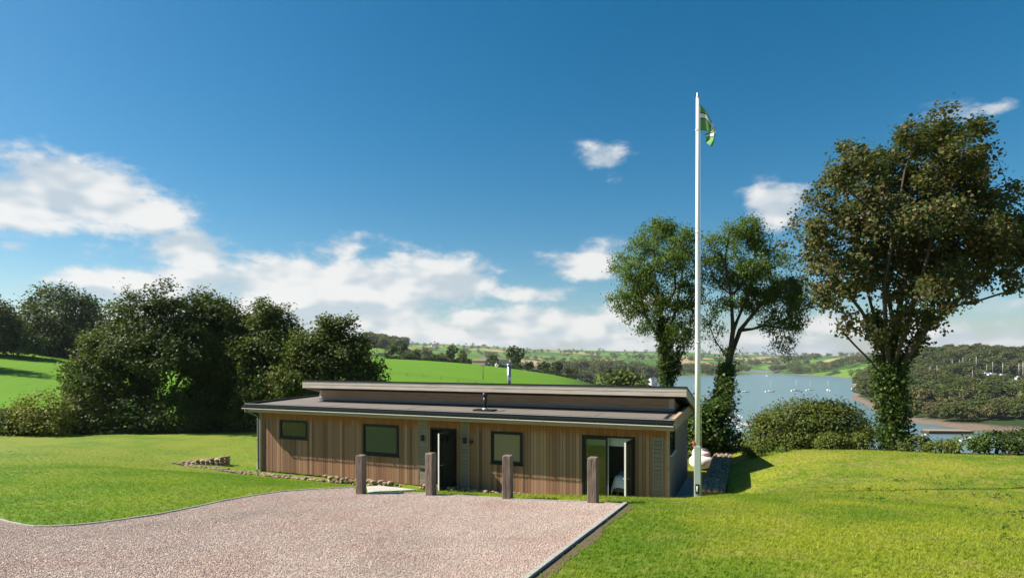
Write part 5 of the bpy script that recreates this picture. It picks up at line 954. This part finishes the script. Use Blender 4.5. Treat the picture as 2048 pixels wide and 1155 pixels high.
# ---------------------------------------------------------------- boats
def hull_mesh(Lh, bw, fb, dr):
    st = 11; vs = []; k = 7
    for i in range(st):
        q = i / (st - 1); xx = (q - .5) * Lh; wdt = bw / 2 * (math.sin(math.pi * (.12 + .88 * (1 - q) ** .75 * .62)) if q > .35 else .86 + .14 * q / .35) * (1 - max(0, q - .55) ** 1.7 * 2.1); wdt = max(wdt, .02); sheer = fb * (1 + .35 * (q - .4) ** 2 * 3)
        for j in range(k): a = j / (k - 1) * math.pi; cs, sn = math.cos(a), math.sin(a); vs.append((xx + (.12 * Lh * .35 * q ** 6 if abs(cs) > .9 else 0), wdt * (abs(cs) ** .6) * (1 if cs > 0 else -1), sheer - (sheer + dr * (1 - q ** 3)) * sn ** .9))
    fs = [(i * k + j, i * k + j + 1, (i + 1) * k + j + 1, (i + 1) * k + j) for i in range(st - 1) for j in range(k - 1)] + [(i * k, (i + 1) * k, (i + 1) * k + k - 1, i * k + k - 1) for i in range(st - 1)] + [list(range(k))]; return vs, fs
def yacht(x_, y_, z_, rz, Lh, label, hullm='boat_white', mast=True, cover=None, name='yacht', group='boats moored on the estuary', cat='boat', keel=False):
    r = tag(empty(name, (x_, y_, z_), rz), label, cat, group); fb = .09 * Lh + .2; vs, fs = hull_mesh(Lh, Lh * .32, fb, .05 * Lh); MB().add(vs, fs, True).build('hull', M[hullm], r)
    MB().add([(-.16 * Lh, -.09 * Lh, fb), (.2 * Lh, -.06 * Lh, fb), (.2 * Lh, .06 * Lh, fb), (-.16 * Lh, .09 * Lh, fb), (-.14 * Lh, -.07 * Lh, fb + .07 * Lh), (.12 * Lh, -.05 * Lh, fb + .055 * Lh), (.12 * Lh, .05 * Lh, fb + .055 * Lh), (-.14 * Lh, .07 * Lh, fb + .07 * Lh)], [(4, 5, 6, 7), (0, 1, 5, 4), (1, 2, 6, 5), (2, 3, 7, 6), (3, 0, 4, 7)]).build('cabin', M['boat_white'], r)
    if mast:
        MB().tube([(.08 * Lh, 0, fb), (.08 * Lh, 0, Lh * 1.28)], .055 + .004 * Lh, 6).build('mast', M['pale_metal'], r); MB().tube([(.07 * Lh, 0, fb + .14 * Lh), (-.34 * Lh, 0, fb + .14 * Lh)], .14, 6).build('boom', M[cover or 'boat_grey'], r)
        MB().tube([(.5 * Lh, 0, fb * 1.25), (.08 * Lh, 0, Lh * 1.2)], .03, 4).tube([(-.48 * Lh, 0, fb), (.08 * Lh, 0, Lh * 1.27)], .03, 4).build('rigging', M['boat_grey'], r)
        if keel: MB().box(-.1 * Lh, .12 * Lh, -.1, .1, -1.4, 0).build('keel', M['boat_blue'], r)
    else: MB().add([(-.02 * Lh, -.1 * Lh, fb), (.12 * Lh, -.09 * Lh, fb), (.12 * Lh, .09 * Lh, fb), (-.02 * Lh, .1 * Lh, fb), (-.02 * Lh, -.09 * Lh, fb + .16 * Lh), (.06 * Lh, -.08 * Lh, fb + .16 * Lh), (.06 * Lh, .08 * Lh, fb + .16 * Lh), (-.02 * Lh, .09 * Lh, fb + .16 * Lh)], [(4, 5, 6, 7), (0, 1, 5, 4), (1, 2, 6, 5), (2, 3, 7, 6), (3, 0, 4, 7)]).build('wheelhouse', M['boat_grey'], r)
    return r
for px, py, Lh, rz, mast, hm, lab in [(1491, 783.5, 7.4, .1, True, 'boat_white', 'leftmost moored yacht in the open water right of the leaning ash'), (1540, 783, 8.8, 0, True, 'boat_white', 'second moored yacht from the left, in mid channel'), (1591, 781, 8.8, .15, True, 'boat_white', 'middle moored yacht with the broadest hull'), (1619, 780, 7.2, .05, True, 'boat_white', 'fourth moored yacht from the left'),
        (1656, 780.5, 7.6, 1.3, True, 'boat_white', 'moored yacht seen end on, left of the sycamore trunk'), (1703, 777.5, 5.5, 1.0, False, 'boat_white', 'small white motorboat at the far side of the moorings'), (1533, 751.5, 9.5, 1.2, True, 'boat_white', 'distant yacht in the narrows'), (1566, 747, 9.5, 1.0, False, 'boat_white', 'distant white motorboat off the far shore'), (1387, 787, 7, .2, True, 'boat_blue', 'small yacht just left of the flagpole'), (1588, 748, 8, .4, False, 'boat_white', 'tiny far motorboat near the right bank')]:
    x_, y_ = on_water(px, py); yacht(x_, y_, WZ, rz, Lh, lab, hm, mast)
# jetty with dinghies
jx, jy = on_water(1470, 842); jr = tag(empty('jetty', (jx, jy, WZ), 0), 'pale floating jetty with boats alongside below the ivy thicket', 'jetty')
for i in range(9): MB().box(-1.3 + i * .10, 1.3 + i * .10, -22 + i * 5, -22 + i * 5 + 4.8, -.2, .5).build('pontoon', M['edging'], jr)
for i in range(5): MB().tube([(1.5 + i * .2, -20 + i * 10, -4), (1.5 + i * .2, -20 + i * 10, 2.6)], .14, 8).build('pile', M['oak'], jr)
for px, py, Lh, hm, lab in [(1479, 833, 6, 'boat_white', 'white cabin boat at the outer end of the jetty'), (1481, 845, 5, 'boat_blue', 'dark dinghy in the middle of the jetty'), (1477, 856, 5, 'boat_white', 'white dinghy nearest the shore end of the jetty'), (1462, 838, 5, 'boat_white', 'white dinghy on the inner side of the jetty')]:
    x_, y_ = on_water(px, py); yacht(x_, y_, WZ, 1.45, Lh, lab, hm, False, group='boats alongside the jetty', name='motorboat')
# little bay on the right: quay, dinghies, boats ashore
qx, qy = on_water(1897, 866); qr = tag(empty('quay', (qx, qy, WZ), -.05), 'dark low stone quay jutting into the right hand bay', 'quay')
MB().prism([(-9.5, -2.2), (8, -2.6), (10, -.6), (8, 4), (-8, 4.5), (-11, 1)], -2, 1.15).build('block', M['bark'], qr); MB().prism([(-9.2, -1.9), (7.8, -2.3), (9.6, -.5), (7.6, 3.6), (-7.8, 4.1), (-10.6, 1)], 1.15, 1.32).build('deck', M['stone'], qr)
for px, py, Lh, rz, lab in [(1930, 880, 4.6, .2, 'leftmost white dinghy in the right hand bay'), (1942, 877, 3.6, -.3, 'dinghy just right of the leftmost one in the bay'), (1978, 881, 4.2, .3, 'white dinghy in the middle of the bay shore'), (1981, 875.5, 4.0, 0, 'dinghy farther out behind the middle one'), (2000, 882, 4, .4, 'rightmost dinghy of the bay'), (1852, 871, 3.2, .1, 'tiny rowing boat left of the dinghies, off the quay')]:
    x_, y_ = on_water(px, py); yacht(x_, y_, max(WZ, h1(x_, y_) + .1), rz, Lh, lab, 'boat_white', False, group='dinghies in the right hand bay', name='dinghy')
ASH = [(1859, 520, 8, 'far left bare mast among the trees'), (1872, 500, 9, 'tall mast beside the far left one'), (1903, 560, 9, 'mast left of the middle group above the trees'), (1918, 560, 9, 'mast in the middle group above the trees'), (1924, 565, 10, 'taller mast of the middle group'), (1938, 570, 9, 'right mast of the middle group'), (1950, 545, 12, 'tallest mast of the boatyard'), (1972, 520, 7, 'white boat ashore left of the boatyard sheds'), (1984, 515, 9, 'boat ashore with tall mast'), (2004, 510, 9, 'boat ashore right of the tall masted one'), (2037, 500, 10, 'mast pair near the right picture edge'), (2043, 480, 12, 'rightmost mast at the picture edge'), (1943, 470, 8, 'low mast in front of the boatyard')]
for px, d, Lh, lab in ASH:
    x_ = (px - HX) / F * d; yacht(x_, d, h1(x_, d) + (4.5 if px > 1960 else 2.5), random.uniform(-.6, .6), Lh, 'laid up yacht: ' + lab, 'boat_white', True, 'boat_blue' if px % 2 else None, 'laid_up_yacht', 'yachts laid up in the boatyard', keel=True)
gable('boat_shed', 1832, 372, 5.5, 3.2, 3, 1.4, M['render'], M['boat_grey'], .2, 'pale roofed shed on the shore right of the sycamore trunk', 'shed', [(-2, 1.6), (2, 1.6)], lift=.5)
gable('boat_shed', 2040, 390, 6, 3, 2.6, 1.2, M['boat_grey'], M['boat_grey'], .1, 'grey roofed shed among trees at the right picture edge', 'shed', (), lift=2)
# ---------------------------------------------------------------- air
hz = MB().box(-14000, 14000, -40, 9400, -110, 160).build('haze', None)
m, t = new_mat('haze_air'); pv = t.n('ShaderNodeVolumePrincipled', {'Color': (.80, .88, 1, 1), 'Density': .00008, 'Anisotropy': .2}); t.l.new(pv.outputs[0], t.out.inputs['Volume']); hz.data.materials.clear(); hz.data.materials.append(m)
tag(hz, 'thin bluish summer air over the far hills', 'haze', kind='stuff')
